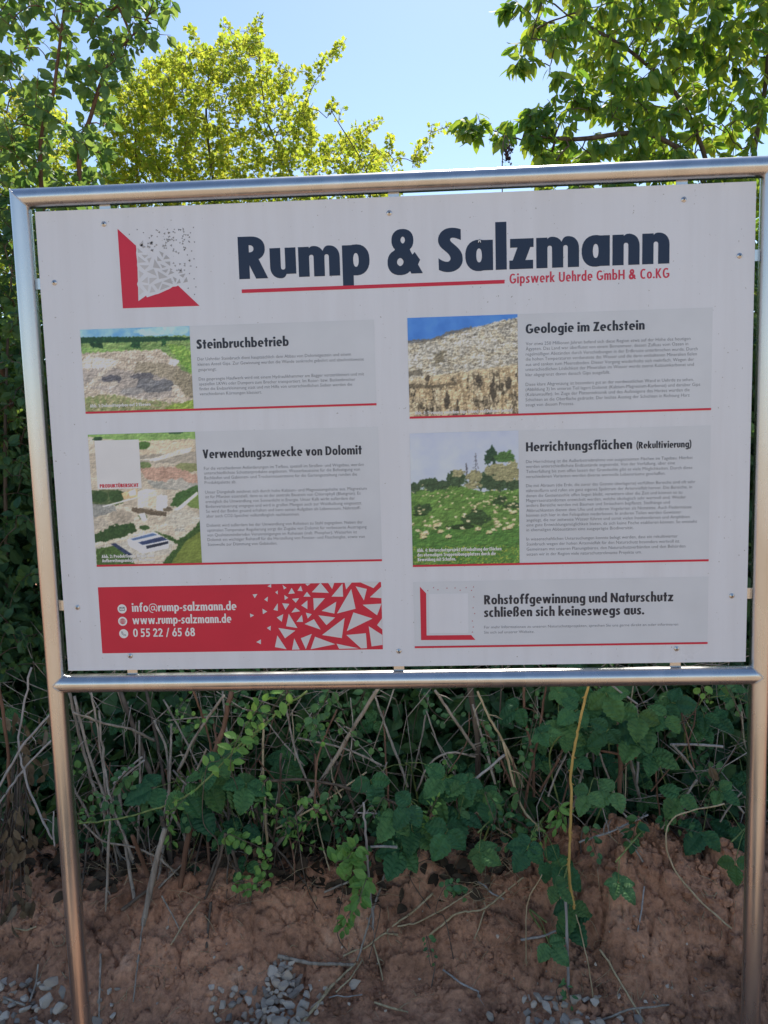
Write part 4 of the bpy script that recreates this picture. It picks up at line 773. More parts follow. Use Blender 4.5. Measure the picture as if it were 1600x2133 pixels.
for k in range(115):
    vv = 320 + r2.random() ** 1.4 * 215; uu = r2.uniform(90, 596); sc = .45 + (vv - 320) / 215 * .9
    if r2.random() > .35: 
        cu_, cv_ = [(200, 330), (420, 385), (540, 400), (470, 350), (150, 475), (530, 490), (240, 345)][r2.integers(7)]; uu = cu_ + r2.normal() * 38; vv = cv_ + r2.normal() * 16; sc = .45 + max(vv - 320, 0) / 215 * .9
    p.blob(uu, vv, 8.5 * sc, 4.6 * sc, (172, 158, 122), (200, 186, 150), 4, .2); p.blob(uu + 9 * sc * r2.choice([-1, 1]), vv + 2.5 * sc, 3.4 * sc, 2.8 * sc, (140, 124, 92))
for uu, vv in ((258, 542), (455, 524), (400, 508), (548, 503), (200, 488), (140, 525), (140, 541), (222, 516), (570, 430)): p.blob(uu, vv, 16, 8, (176, 156, 112), (198, 180, 138), 5, .2); p.blob(uu - 14, vv + 4, 5, 4, (150, 132, 96)); p.blob(uu + 1, vv + 10, 14, 3, (38, 62, 34))
p.paint((fbm(p.u / 4, p.v / 3, 350, 2) > .70) & (p.v > 590), (186, 172, 52), (150, 150, 60), 4, .85)
x0, _, z0, z1 = boxes['d']; xr_ = (pan(1079.5, 897.5)[0] + pan(1082.5, 1174)[0]) / 2; p.build(x0, xr_, z0 + .0018, z1)

def cpx(u, v, ox, oy, s): return ox + u / s, oy + v / s
def caption(name, rows, ox, oy, s, xh, mat=M_cap, y=L3, font=Font(0.33, 0.25)):
    put_text(name, [(t,) + cpx(u0, v, ox, oy, s) + cpx(u1, v - (u1 - u0) * .035, ox, oy, s) + (xh / s,) for t, u0, v, u1 in rows], font, mat, y, .12)
caption('caption', [('Abb. 1: Dolomittagebau auf 2 Ebenen', 92, 475, 393)], 150, 650, 2.388, 11)
caption('caption', [('Abb. 2: Produktlager, Brech- und', 150, 674, 410), ('Aufbereitungsanlagen, Werkstatt', 152, 695, 413)], 150, 880, 2.388, 11)
caption('caption', [('Abb. 3: Trennung zwischen Gips (oben) und Dolomit (unten)', 102, 534, 565)], 820, 630, 2.2857, 11)
caption('caption', [('Abb. 4: Naturschutzprojekt Offenhaltung der Flächen', 112, 616, 513), ('des ehemaligen Truppenübungsplatzes durch die', 113, 638, 486), ('Beweidung mit Schafen.', 115, 660, 297)], 820, 880, 2.2857, 11)
q = [pan(*cpx(u, v, 150, 880, 2.388)) for u, v in ((113, 90), (333, 85), (349, 328), (130, 331))]
qx0, qx1, qz0, qz1 = (q[0][0] + q[3][0]) / 2, (q[1][0] + q[2][0]) / 2, (q[2][1] + q[3][1]) / 2, (q[0][1] + q[1][1]) / 2
rect('white_label', qx0, qx1, qz0, qz1, L3, M_cap)
caption('label_text', [('PRODUKTÜBERSICHT', 141, 325, 333)], 150, 880, 2.388, 12.5, M_red, L4, Font(0.36, 0.27))

# a fly resting on the lettering
fp = pan(998.5, 502)
fly = tag(empty('fly', (fp[0], YF - 0.002, fp[1])), 'small dark fly with clear wings sitting on the navy lettering', 'fly')
def ellipsoid(cx, cy, cz, rx, ry, rz, nu=10, nv=7):
    V = []; F = []
    for i in range(nv + 1):
        t = math.pi * i / nv
        for j in range(nu): V.append((cx + rx * math.sin(t) * math.cos(2 * math.pi * j / nu), cy + ry * math.sin(t) * math.sin(2 * math.pi * j / nu), cz + rz * math.cos(t)))
    for i in range(nv):
        for j in range(nu): F.append((i * nu + j, (i + 1) * nu + j, (i + 1) * nu + (j + 1) % nu, i * nu + (j + 1) % nu))
    return np.array(V), F
G = Geo(); G.add(*ellipsoid(0, 0, -.0012, .0016, .0013, .0026)); G.add(*ellipsoid(0, 0, .0018, .0013, .0012, .0011))
for sg in (-1, 1):
    for dz in (-.001, .0002, .0014): G.add(*tube([(0, 0, dz), (sg * .0022, -.0006, dz + .0004), (sg * .0034, .0017, dz - .0006)], .00016, 4))
G.build('body', M_hole, fly)
for sg in (-1, 1):
    G = Geo(); P = ell(sg * .0016, -.0014, .0010, .0030, n=14); G.add([(a_ + sg * (-b_ - .0014) * .25, -.0016, b_) for a_, b_ in P[:-1]], [tuple(range(13))]); G.build('wing', M_cap, fly)

# ------------------------------------------------------------------ leaves and plants
def leaf_shape(kind):
    """x along the blade (0..1), y across, z up; returns V and tri/quad faces"""
    if kind == 'ovate':
        xs = [0, .22, .5, .78, 1.0]; ws = [0, .24, .31, .2, 0]; droop = .18
    elif kind == 'long':
        xs = [0, .22, .5, .78, 1.0]; ws = [0, .17, .215, .145, 0]; droop = .25
    elif kind == 'round':
        xs = [0, .18, .5, .82, 1.0]; ws = [0, .29, .40, .28, 0]; droop = .12
    elif kind == 'lobed':
        pts = [(0, 0), (.35, .08), (.30, .36), (.55, .22), (.70, .36), (.78, .13), (1, 0)]
        V = [(0, 0, 0), (.4, 0, -.02), (.72, 0, -.03), (1, 0, -.08)]
        for sg in (1, -1): V += [(x, sg * y, abs(y) * .25) for x, y in pts[1:-1]]
        F = []
        for o, fl in ((4, 0), (9, 1)):
            f = [(0, 1, o + 0), (o + 0, 1, o + 1), (1, o + 2, o + 1), (1, 2, o + 2), (2, o + 3, o + 2), (2, o + 4, o + 3), (2, 3, o + 4)]
            F += [t[::-1] if fl else t for t in f]
        return np.array(V, float), np.array(F)
    V = [(x, 0, -droop * x * x) for x in xs]; n = len(xs)
    for sg in (1, -1): V += [(x, sg * w, -droop * x * x + w * .3) for x, w in zip(xs[1:-1], ws[1:-1])]
    F = []
    for o, fl in ((n, 0), (n + n - 2, 1)):
        f = [(0, 1, o)] + [(i, i + 1, o + i) for i in range(1, n - 2)] + [(i, o + i, o + i - 1) for i in range(1, n - 2)] + [(n - 2, n - 1, o + n - 3)]
        F += [t[::-1] if fl else t for t in f]
    return np.array(V, float), np.array(F)
SH = {k: leaf_shape(k) for k in ('ovate', 'long', 'round', 'lobed')}
def bramble_shape(n=13):
    """toothed, pleated bramble leaflet"""
    V = []; F = []
    for i in range(n):
        t = i / (n - 1); wv = .40 * (math.sin(math.pi * t ** .78)) ** .8 * (1 - .12 * t)
        if i == n - 1: wv = 0
        tooth = 1.0 + (.10 if i % 2 else -.05)
        z = -.14 * t * t
        V += [(t, -wv * tooth, z + wv * .22 - .015 * (i % 2)), (t, -wv * .5, z + wv * .18 + .045 * (i % 2)), (t, 0, z), (t, wv * .5, z + wv * .18 + .045 * (i % 2)), (t, wv * tooth, z + wv * .22 - .015 * (i % 2))]
    for i in range(n - 1):
        for j in range(4):
            a_ = i * 5 + j; F.append((a_, a_ + 5, a_ + 6)); F.append((a_, a_ + 6, a_ + 1))
    return np.array(V, float), np.array(F)
SH['bramble'] = bramble_shape()
def frames(D, N):
    D = D / (np.linalg.norm(D, axis=1)[:, None] + 1e-9); N = N - D * (D * N).sum(1)[:, None]; N = N / (np.linalg.norm(N, axis=1)[:, None] + 1e-9)
    return D, np.cross(N, D), N
def leaves(P, D, N, S, shape):
    """many separate blades: P position, D growing direction, N face normal, S length"""
    V0, F0 = SH[shape]; D, B, N = frames(np.asarray(D, float), np.asarray(N, float)); S = np.asarray(S, float)
    V = P[:, None, :] + S[:, None, None] * (V0[None, :, 0:1] * D[:, None] + V0[None, :, 1:2] * B[:, None] + V0[None, :, 2:3] * N[:, None])
    F = F0[None] + (np.arange(len(P)) * len(V0))[:, None, None]
    return V.reshape(-1, 3), F.reshape(-1, 3)
def leaf_obj(name, V, F, mat, parent, loc): return link(name, mesh_from(name, V - np.asarray(loc), [F], mat, False), parent)

def grow(base, stems, tips, rng, jag=0.03):
    """branch skeleton: main stems (polylines), then each tip joins its nearest node; returns nodes, parent index"""
    N = np.zeros((60000, 3)); par = np.full(60000, -1); N[0] = base; n = 1
    for P in stems:
        Q = smooth_path(np.vstack([base, P]), 6 * len(P) + 1); prev = 0
        for q in Q[1:]: N[n] = q; par[n] = prev; prev = n; n += 1
    dist = np.linalg.norm(tips[:, None] - N[None, :n], axis=2).min(1)
    for k in np.argsort(dist):
        t = tips[k]; d = np.linalg.norm(N[:n] - t, axis=1) + 0.35 * np.maximum(0, N[:n, 2] - t[2] + .05)       # twigs join from below
        d[0] += 1.0
        j = int(np.argmin(d)); a_ = N[j].copy(); L = np.linalg.norm(t - a_); m = max(2, int(L / 0.09) + 1); prev = j
        for i in range(1, m + 1):
            f = i / m; N[n] = a_ * (1 - f) + t * f + rng.normal(size=3) * jag * L * (1 - f) * .9 + np.array([0, 0, .10 * L * math.sin(math.pi * f)])
            par[n] = prev; prev = n; n += 1
    return N[:n].copy(), par[:n].copy(), None
def skeleton_tubes(nodes, par, r_tip, r_base, power=.62):
    n = len(nodes); cnt = np.zeros(n); ch = [[] for _ in range(n)]
    for i in range(n - 1, 0, -1): cnt[i] = max(cnt[i], 1); cnt[par[i]] += cnt[i]; ch[par[i]].append(i)
    R = r_tip + (r_base - r_tip) * (cnt / cnt.max()) ** power
    G = Geo(); done = np.zeros(n, bool)
    def chain(i0, p0):
        P = [nodes[p0]]; r = [min(R[p0], R[i0] * 1.15)]; i = i0
        while True:
            P.append(nodes[i]); r.append(R[i]); done[i] = True
            if not ch[i]: break
            nx = max(ch[i], key=lambda q: cnt[q])
            for q in ch[i]:
                if q != nx: stack.append((q, i))
            i = nx
        if not ch[i]: r[-1] *= .5
        k = 8 if r[0] > .008 else (5 if r[0] > .003 else 4)
        G.add(*tube(P, r, k))
    stack = [(q, 0) for q in ch[0]]
    while stack: chain(*stack.pop())
    return G, R, cnt
def twig_leaves(nodes, par, cnt, rng, spacing, size, shape, reach=4, droop=0.4, up=0.5, side=1.0, jit=.35, per=1):
    """alternate leaves along every thin twig"""
    seg = [i for i in range(1, len(nodes)) if cnt[i] <= reach]
    P = []; D = []; N = []; S = []
    for i in seg:
        a_, b_ = nodes[par[i]], nodes[i]; L = np.linalg.norm(b_ - a_); m = rng.poisson(L / spacing * per) + (1 if cnt[i] <= 1 else 0)
        if L < 1e-6: continue
        T = (b_ - a_) / L
        for _ in range(m):
            f = rng.random(); q = a_ + (b_ - a_) * f; v = rng.normal(size=3); v -= T * (v @ T); v /= np.linalg.norm(v) + 1e-9
            d = T * .45 + v * side + np.array([0, 0, -droop]); nn = np.array([0, 0, up]) + rng.normal(size=3) * jit * 1.6
            P.append(q + v * .004); D.append(d); N.append(nn); S.append(size * rng.uniform(.6, 1.2))
    return np.array(P), np.array(D), np.array(N), np.array(S)
def tree(name, label, base, stems, tips, seed, leafmat, shape, size, spacing, r_base, barkmat=M_bark, r_tip=.0009, cat='tree', group=None, jag=.05, **kw):
    rng = np.random.default_rng(seed); base = np.array(base, float); root = tag(empty(name, base), label, cat, group)
    nodes, par, tp = grow(base, stems, tips, rng, jag)
    G, R, cnt = skeleton_tubes(nodes, par, r_tip, r_base)
    V = np.concatenate(G.V) - base; link('trunk', mesh_from('trunk', V, G.F, barkmat, True), root)
    P, D, N, S = twig_leaves(nodes, par, cnt, rng, spacing, size, shape, **kw)
    V, F = leaves(P, D, N, S, shape); leaf_obj('crown', V, F, leafmat, root, base)
    return root, len(P)
def in_outline(poly, Y0, Y1, n, rng, zmin=-9):
    """points spread through a crown: its outline at its distance, its depth between Y0 and Y1, thinner and rounder towards front and back"""
    poly = np.array(poly, float); lo, hi = poly.min(0), poly.max(0); out = []; c_ = poly.mean(0)
    while len(out) < n:
        q = rng.uniform(lo, hi, (400, 2)); ok = inpoly(q[:, 0], q[:, 1], poly)
        for u, v in q[ok]:
            f = rng.beta(2, 2); e = 1 - .12 * abs(2 * f - 1)
            out.append(at(c_[0] + (u - c_[0]) * e, c_[1] + (v - c_[1]) * e, Y0 + (Y1 - Y0) * f))
            if len(out) >= n: break
    return np.array(out)
def gnd(p): return np.array([p[0], p[1], float(zg(p[0], p[1])) - .02])

counts = {}
def fuzz(L, rg, n=3, a=9): return np.array([at(u + (rg.normal() * a if k else 0), v + (rg.normal() * a if k else 0), y + rg.normal() * .04) for u, v, y in L for k in range(n)])
# left tree: tall, dark glossy leaves, two bare stems show
rg = np.random.default_rng(1)
tips = np.vstack([in_outline([(-160, 420), (-160, -200), (60, -220), (330, -180), (375, 10), (372, 70), (300, 110), (250, 200), (230, 300), (250, 420)], 1.05, 1.8, 520, rg),
                  in_outline([(-160, 1000), (-160, 400), (70, 385), (260, 400), (200, 700), (150, 1000)], 1.05, 1.8, 330, rg)])
base = gnd(at(170, 1620, 1.5))
_, counts['pear'] = tree('wild_pear_tree', 'dark green tree with glossy leaves and two bare stems, above the sign\'s left corner', base,
    [[at(150, 1000, 1.4), at(85, 370, 1.32), at(112, 190, 1.3), at(135, 0, 1.3), at(150, -200, 1.35)], [at(200, 1000, 1.45), at(165, 390, 1.36), at(190, 240, 1.35), at(235, 120, 1.36), at(310, 30, 1.4), at(345, -120, 1.45)], [at(60, 1000, 1.5), at(-60, 500, 1.5), at(-90, 150, 1.5)]],
    tips, 11, M_pear, 'ovate', .046, .0105, .022, M_bark_red, droop=.25, up=.8, reach=4, jit=.5)
# hawthorn: small yellow-green leaves, sun shining through
tips = np.vstack([in_outline([(200, 700), (190, 330), (230, 190), (330, 130), (385, 75), (440, 85), (475, 60), (545, 70), (575, 125), (615, 150), (625, 200), (660, 215), (665, 290), (720, 280), (790, 265), (800, 300), (850, 350), (870, 420), (880, 640)], 1.9, 3.1, 2300, rg),
                  in_outline([(200, 420), (205, 180), (280, 125), (385, 85), (410, 300), (390, 420)], 2.0, 3.0, 420, rg),
                  fuzz(((465, 48, 2.3), (538, 45, 2.3), (548, 70, 2.35), (640, 165, 2.3), (670, 140, 2.3), (690, 118, 2.3), (711, 98, 2.3), (655, 175, 2.3), (700, 207, 2.3), (690, 235, 2.3), (740, 262, 2.3), (795, 250, 2.3), (812, 290, 2.35), (868, 325, 2.3), (888, 300, 2.3), (905, 275, 2.3), (930, 266, 2.3), (953, 272, 2.3), (880, 330, 2.35), (835, 330, 2.3), (760, 300, 2.3), (640, 190, 2.35), (620, 150, 2.3), (400, 60, 2.5)), rg, 3, 8)])
base = gnd(at(560, 1560, 2.2))
_, counts['haw'] = tree('hawthorn_tree', 'sunlit yellow-green hawthorn with tiny leaves rising behind the sign left of the middle', base,
    [[at(520, 1000, 2.3), at(460, 500, 2.35), at(430, 250, 2.4), at(440, 120, 2.4)], [at(600, 1000, 2.3), at(640, 500, 2.4), at(560, 260, 2.4), at(540, 120, 2.35)], [at(640, 1000, 2.2), at(740, 520, 2.25), at(770, 380, 2.3), at(690, 230, 2.3)], [at(420, 900, 2.5), at(300, 450, 2.5), at(280, 250, 2.5)]],
    tips, 12, M_haw, 'lobed', .030, .0042, .024, M_bark, droop=0.0, up=.35, reach=5, jit=.8)
tips = in_outline([(-170, 640), (-140, 190), (0, 165), (110, 190), (190, 300), (230, 640)], 2.0, 2.9, 1000, rg); base = gnd(at(40, 1560, 2.4))
_, counts['haw2'] = tree('hawthorn_tree', 'yellow-green hawthorn half hidden behind the dark tree at the photo\'s left edge', base, [[at(40, 1000, 2.4), at(-30, 500, 2.4), at(-60, 250, 2.4)], [at(90, 900, 2.5), at(120, 450, 2.5), at(90, 230, 2.5)]],
    tips, 14, M_haw, 'lobed', .030, .0045, .018, M_bark, droop=0.0, up=.35, reach=5, jit=.8, group='hawthorns of the hedge')
# cherry: large hanging leaves
tips = np.vstack([in_outline([(1120, 700), (1100, 345), (1135, 305), (1180, 300), (1240, 280), (1210, 250), (1230, 205), (1290, 190), (1270, 165), (1190, 150), (1110, 105), (1085, 60), (1080, -20), (1120, -200), (1500, -260), (1950, -200), (1900, 500), (1700, 700)], 2.0, 3.3, 1400, rg),
                  fuzz(((972, 258, 2.2), (990, 262, 2.2), (1012, 268, 2.2), (1035, 276, 2.2), (1060, 280, 2.2), (1090, 286, 2.2), (1120, 292, 2.25), (1095, 238, 2.25), (1120, 228, 2.25), (1150, 222, 2.25), (1180, 226, 2.25), (1110, 250, 2.25), (1140, 255, 2.25), (1085, 120, 2.3), (1095, 90, 2.3), (1120, 130, 2.3), (1160, 150, 2.3), (1195, 165, 2.3), (1210, 205, 2.3), (1215, 190, 2.3), (1130, 335, 2.25), (1160, 335, 2.25), (1180, 300, 2.25), (1080, 10, 2.35), (1110, 300, 2.3), (1150, 315, 2.3), (1130, 270, 2.3), (1170, 250, 2.3), (1190, 210, 2.3), (1060, 262, 2.25)), rg, 5, 13)])
base = gnd(at(1560, 1500, 2.6))
_, counts['cherry'] = tree('cherry_tree', 'green cherry tree with large hanging leaves behind the sign\'s right end', base,
    [[at(1530, 1000, 2.6), at(1500, 500, 2.6), at(1440, 250, 2.55), at(1330, 120, 2.5), at(1180, 30, 2.4)], [at(1560, 900, 2.6), at(1560, 420, 2.65), at(1600, 120, 2.7), at(1580, -150, 2.7)], [at(1520, 800, 2.5), at(1480, 420, 2.4), at(1370, 285, 2.3), at(1200, 290, 2.25), at(1090, 282, 2.2)], [at(1640, 900, 2.8), at(1750, 400, 2.8), at(1800, 0, 2.8)]],
    tips, 13, M_cherry, 'long', .076, .0105, .034, M_bark, droop=1.1, up=.4, reach=4, jit=.5)
# hedge shrubs: the dark mass behind and beside the board
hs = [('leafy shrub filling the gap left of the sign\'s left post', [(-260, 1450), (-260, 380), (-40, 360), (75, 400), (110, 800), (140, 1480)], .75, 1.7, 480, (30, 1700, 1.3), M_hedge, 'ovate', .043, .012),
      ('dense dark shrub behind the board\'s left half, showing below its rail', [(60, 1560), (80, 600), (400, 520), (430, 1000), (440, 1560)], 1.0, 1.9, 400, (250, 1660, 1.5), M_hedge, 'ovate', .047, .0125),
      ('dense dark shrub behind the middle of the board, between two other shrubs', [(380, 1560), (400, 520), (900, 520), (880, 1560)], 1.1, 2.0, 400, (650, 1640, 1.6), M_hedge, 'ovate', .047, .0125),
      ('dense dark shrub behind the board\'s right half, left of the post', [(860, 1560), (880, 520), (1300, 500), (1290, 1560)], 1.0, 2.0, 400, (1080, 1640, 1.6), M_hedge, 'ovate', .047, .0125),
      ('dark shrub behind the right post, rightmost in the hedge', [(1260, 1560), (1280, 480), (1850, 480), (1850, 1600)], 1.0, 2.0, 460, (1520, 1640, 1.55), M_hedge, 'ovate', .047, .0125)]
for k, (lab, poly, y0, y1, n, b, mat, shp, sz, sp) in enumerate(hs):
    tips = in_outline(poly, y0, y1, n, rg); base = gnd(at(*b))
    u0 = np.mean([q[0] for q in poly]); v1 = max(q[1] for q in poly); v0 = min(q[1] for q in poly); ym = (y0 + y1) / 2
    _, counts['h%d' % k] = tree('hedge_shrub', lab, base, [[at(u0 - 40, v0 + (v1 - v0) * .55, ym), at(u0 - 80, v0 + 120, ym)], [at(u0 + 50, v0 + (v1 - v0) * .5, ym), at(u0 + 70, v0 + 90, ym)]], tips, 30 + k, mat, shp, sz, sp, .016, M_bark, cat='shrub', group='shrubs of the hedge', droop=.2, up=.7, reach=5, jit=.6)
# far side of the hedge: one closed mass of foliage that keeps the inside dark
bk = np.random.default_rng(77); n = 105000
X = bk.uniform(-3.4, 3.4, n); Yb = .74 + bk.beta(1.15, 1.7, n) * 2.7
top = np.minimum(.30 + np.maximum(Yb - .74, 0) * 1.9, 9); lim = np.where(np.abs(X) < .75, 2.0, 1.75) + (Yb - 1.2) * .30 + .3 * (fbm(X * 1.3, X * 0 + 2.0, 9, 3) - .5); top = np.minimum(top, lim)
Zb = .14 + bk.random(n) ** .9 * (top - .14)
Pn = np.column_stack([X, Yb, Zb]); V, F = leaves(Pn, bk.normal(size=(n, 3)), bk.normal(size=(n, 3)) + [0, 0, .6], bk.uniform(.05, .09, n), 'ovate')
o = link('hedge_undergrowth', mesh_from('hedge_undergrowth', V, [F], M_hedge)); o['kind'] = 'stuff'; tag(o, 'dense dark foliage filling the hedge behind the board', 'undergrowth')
print('LEAVES', counts)

# ------------------------------------------------------------------ thicket under the board
def curve_thing(name, label, cat, group, pts, r0, r1, mat, seed=0, knots=0, wob=.0026, thorn=False):
    """a single stem: pts are world points, from top to foot"""
    rs = np.random.default_rng(seed); P = smooth_path(pts, max(8, 5 * len(pts))); L = np.linalg.norm(np.diff(P, axis=0), axis=1).sum()
    P[1:-1] += rs.normal(size=(len(P) - 2, 3)) * wob * min(L, .5)
    r = np.linspace(r0, r1, len(P)) * (1 + rs.normal(size=len(P)) * .07); G = Geo(); G.add(*tube(P, r, 7))
    for _ in range(knots):
        i = rs.integers(1, len(P) - 1); T = P[i + 1] - P[i]; v = rs.normal(size=3); v -= T * (v @ T) / (T @ T); v /= np.linalg.norm(v); T = T / np.linalg.norm(T)
        ln = r[i] * 2.2 if thorn else rs.uniform(.012, .05)
        G.add(*tube([P[i], P[i] + v * ln * .6 + T * ln * .25, P[i] + v * ln + T * ln * .7], [r[i] * .6, r[i] * .4, r[i] * .12], 4))
    o = G.build(name, mat, None, tuple(P[-1])); tag(o, label, cat, group); return o
def stem_px(spec):
    pts = spec; out = []
    n = len(pts)
    return [at(*p) for p in out]
SR = random.Random(4)
def px_r(th, Y): return th / 2.0 * (Y - CAM[1]) / F_PX
def add_stem(pts, Y0, Y1, th, mat, label, group, name='dry_cane', cat='dry cane', foot=False, knots=2, **kw):
    n = len(pts); W_ = [at(u, v, Y0 + (Y1 - Y0) * i / (n - 1)) for i, (u, v) in enumerate(pts)]
    if foot: 
        e = ground_at(*pts[-1]); W_[-1] = e - np.array([0, 0, .02])
        for i in range(n - 1): W_[i] = at(pts[i][0], pts[i][1], Y0 + (e[1] - Y0) * i / (n - 1))
    add_stem.k += 1
    return curve_thing(name, label, cat, group, W_, px_r(th, Y0) * .85, px_r(th, Y1), mat, add_stem.k, knots, **kw)
add_stem.k = 0
GB = 'dry stems leaning in the thicket'
bundle = 'grey dry stem in the leaning bundle just right of the left post'
for pts, th in (([(144, 1440), (172, 1555), (220, 1709), (261, 1800)], 8), ([(155, 1450), (192, 1592), (241, 1709), (290, 1815)], 7), ([(206, 1480), (218, 1600), (234, 1675), (278, 1790)], 6), ([(247, 1640), (262, 1760), (282, 1880)], 8), ([(190, 1440), (210, 1560), (226, 1690), (250, 1820)], 5)):
    add_stem(pts, .62, .48, th, M_dry, bundle, GB, foot=pts[-1][1] > 1795)
add_stem([(250, 1440), (289, 1544), (316, 1620), (336, 1690), (360, 1800)], .8, .6, 12, M_bark, 'thick dark brown stem slanting behind the bundle of dry stems', GB, foot=True)
add_stem([(305, 1440), (330, 1555), (344, 1648), (356, 1790)], .85, .66, 8, M_bark, 'dark thin stem behind the thick slanting brown stem', GB, foot=True)
add_stem([(322, 1500), (347, 1565), (351, 1640), (338, 1720)], .7, .6, 6, M_dry, 'curved pale dry stem right of the bundle, bent at its middle', GB)
add_stem([(357, 1507), (356, 1560), (353, 1640), (348, 1720)], .68, .58, 6, M_dry, 'short upright dry stem with a cut top', GB)
add_stem([(152, 1484), (220, 1507), (275, 1520), (322, 1543)], .55, .75, 6, M_dry, 'dry twig lying almost level across the bundle below the rail', GB)
add_stem([(467, 1448), (412, 1527), (371, 1606)], .55, .62, 7, M_dry, 'grey twig slanting down to the left with a cut lower end', GB)
add_stem([(402, 1438), (426, 1503), (440, 1562), (438, 1600)], .6, .65, 5, M_bark_red, 'thin reddish twig crossing the grey slanting twig', GB)
add_stem([(430, 1560), (412, 1600), (388, 1640)], .5, .55, 5, M_dry, 'short grey twig beside the big dark bramble leaves', GB)
add_stem([(482, 1440), (461, 1531), (426, 1617), (399, 1716), (375, 1853)], .62, .5, 13, M_bark_red, 'thick reddish brown stem standing left of the bright green shoots', GB, foot=True)
add_stem([(296, 1577), (265, 1603), (237, 1632)], .5, .55, 5, M_pale, 'upper of two short pale twigs lying across the bundle', GB, knots=0)
add_stem([(300, 1584), (276, 1603), (254, 1622)], .5, .55, 5, M_pale, 'lower of two short pale twigs lying across the bundle', GB, knots=0)
add_stem([(303, 1632), (285, 1665), (262, 1697)], .6, .6, 5, M_dry, 'short slanting twig below the two pale twigs', GB)
add_stem([(175, 1716), (213, 1751), (275, 1764), (327, 1785), (372, 1822)], .48, .5, 5, M_dry, 'thin sagging twig crossing the foot of the bundle', GB)
add_stem([(344, 1725), (323, 1802), (299, 1925)], .45, .4, 14, M_dry, 'thick peeled pole standing at the foot of the dry bundle', GB, foot=True, knots=1)
add_stem([(275, 1740), (292, 1780), (312, 1826)], .45, .45, 11, M_bark_red, 'stout brown stub with a cut slanting top', GB, knots=0, foot=True)
add_stem([(318, 1848), (285, 1872), (254, 1896)], .44, .40, 9, M_bark, 'dark stub with a pale cut end pointing left', GB, knots=0)
add_stem([(230, 1700), (227, 1750), (220, 1886)], .5, .44, 6, M_dry, 'upright grey stem left of the peeled pole', GB, foot=True)
add_stem([(380, 1800), (350, 1830), (330, 1850)], .5, .46, 5, M_dry, 'small slanting twig between the pole and the reddish stem', GB)
add_stem([(470, 1735), (454, 1800), (423, 1870)], .48, .45, 8, M_bark, 'brown forked shoot foot, left branch, under bright leaves', GB, foot=True)
add_stem([(485, 1771), (495, 1810), (512, 1852)], .46, .45, 8, M_bark, 'brown shoot foot, right branch, under bright leaves', GB, foot=True)
# left of the left post
add_stem([(66, 1390), (41, 1520), (45, 1592), (76, 1682), (110, 1748)], .5, .42, 5, M_pale, 'long pale curved stem hanging left of the left post', GB)
add_stem([(108, 1484), (45, 1558), (3, 1630), (-40, 1700)], .45, .45, 6, M_pale, 'upper pale stem slanting left behind the left post', GB)
add_stem([(110, 1540), (52, 1600), (0, 1672), (-50, 1760)], .5, .45, 5, M_pale, 'lower pale stem slanting left behind the left post', GB)
add_stem([(-5, 1420), (14, 1537), (17, 1709), (10, 1860)], .5, .42, 8, M_bark_red, 'reddish stem at the photo\'s left edge, hung with dead leaves', GB, foot=True)
add_stem([(112, 1690), (111, 1730), (114, 1762)], .42, .42, 4, M_pale, 'tiny pale hooked twig touching the left post', GB, knots=0)
# middle
add_stem([(792, 1428), (720, 1544), (662, 1637), (562, 1775)], .5, .52, 10, M_dry, 'long thick grey pole slanting from the rail\'s middle to the lower left', GB, foot=True)
add_stem([(640, 1440), (596, 1470), (548, 1512), (500, 1562), (470, 1600)], .62, .58, 6, M_green_stem, 'greenish stem slanting up to the right through bright shoots', GB)
add_stem([(490, 1636), (620, 1623), (706, 1637), (785, 1661), (850, 1682)], .6, .55, 7, M_bark, 'dark arched cane lying across behind the long slanting pole', GB)
add_stem([(622, 1538), (672, 1548), (734, 1565), (795, 1594)], .7, .62, 5, M_dry, 'thin grey cane drooping to the right behind the pole', GB)
add_stem([(778, 1440), (802, 1510), (833, 1592), (850, 1640)], .8, .7, 6, M_dry, 'thin stem in the dark hollow right of the slanting pole', GB)
add_stem([(700, 1585), (741, 1692), (758, 1760)], .72, .62, 8, M_bark, 'dark stem behind the arched cane in the middle', GB, foot=True)
add_stem([(757, 1672), (762, 1740), (770, 1850), (779, 1934)], .42, .40, 6, M_pale, 'upright bleached stick standing in the soil below the sign\'s middle', GB, foot=True, knots=1)
add_stem([(906, 1438), (948, 1500), (990, 1562)], .6, .66, 7, M_dry, 'straight grey stem slanting to the right beside the forked trunk', GB)
add_stem([(978, 1428), (995, 1537), (995, 1647), (1000, 1720)], .72, .62, 15, M_bark, 'thick smooth brown trunk of a bush right of the middle', GB, foot=True)
add_stem([(995, 1440), (1022, 1500), (1050, 1548), (1090, 1640)], .66, .64, 6, M_straw, 'straw coloured cane right of the thick trunk', GB)
add_stem([(1000, 1500), (1030, 1555), (1062, 1625), (1110, 1730)], .7, .6, 6, M_bark_red, 'reddish cane right of the straw coloured cane', GB)
add_stem([(868, 1648), (895, 1592), (937, 1568), (990, 1576)], .62, .66, 5, M_dry, 'thin cane bent into an arch left of the thick trunk', GB)
add_stem([(888, 1480), (919, 1565), (966, 1642)], .78, .72, 4, M_dry, 'thin twig slanting through the dark hollow', GB)
add_stem([(892, 1452), (880, 1530), (864, 1600)], .85, .8, 4, M_dry, 'thin upright twig at the back of the dark hollow', GB)
add_stem([(692, 1716), (716, 1742), (745, 1764)], .56, .52, 9, M_bark, 'dark broken stem lying on the shaded soil', GB, foot=True)
add_stem([(745, 1693), (792, 1696), (852, 1714)], .5, .5, 4, M_pale, 'pale thin twig stretched level right of the bleached stick', GB)
add_stem([(896, 1678), (971, 1637), (1052, 1572)], .5, .56, 6, M_pale, 'pale twig slanting up to the right across the thick trunk', GB)
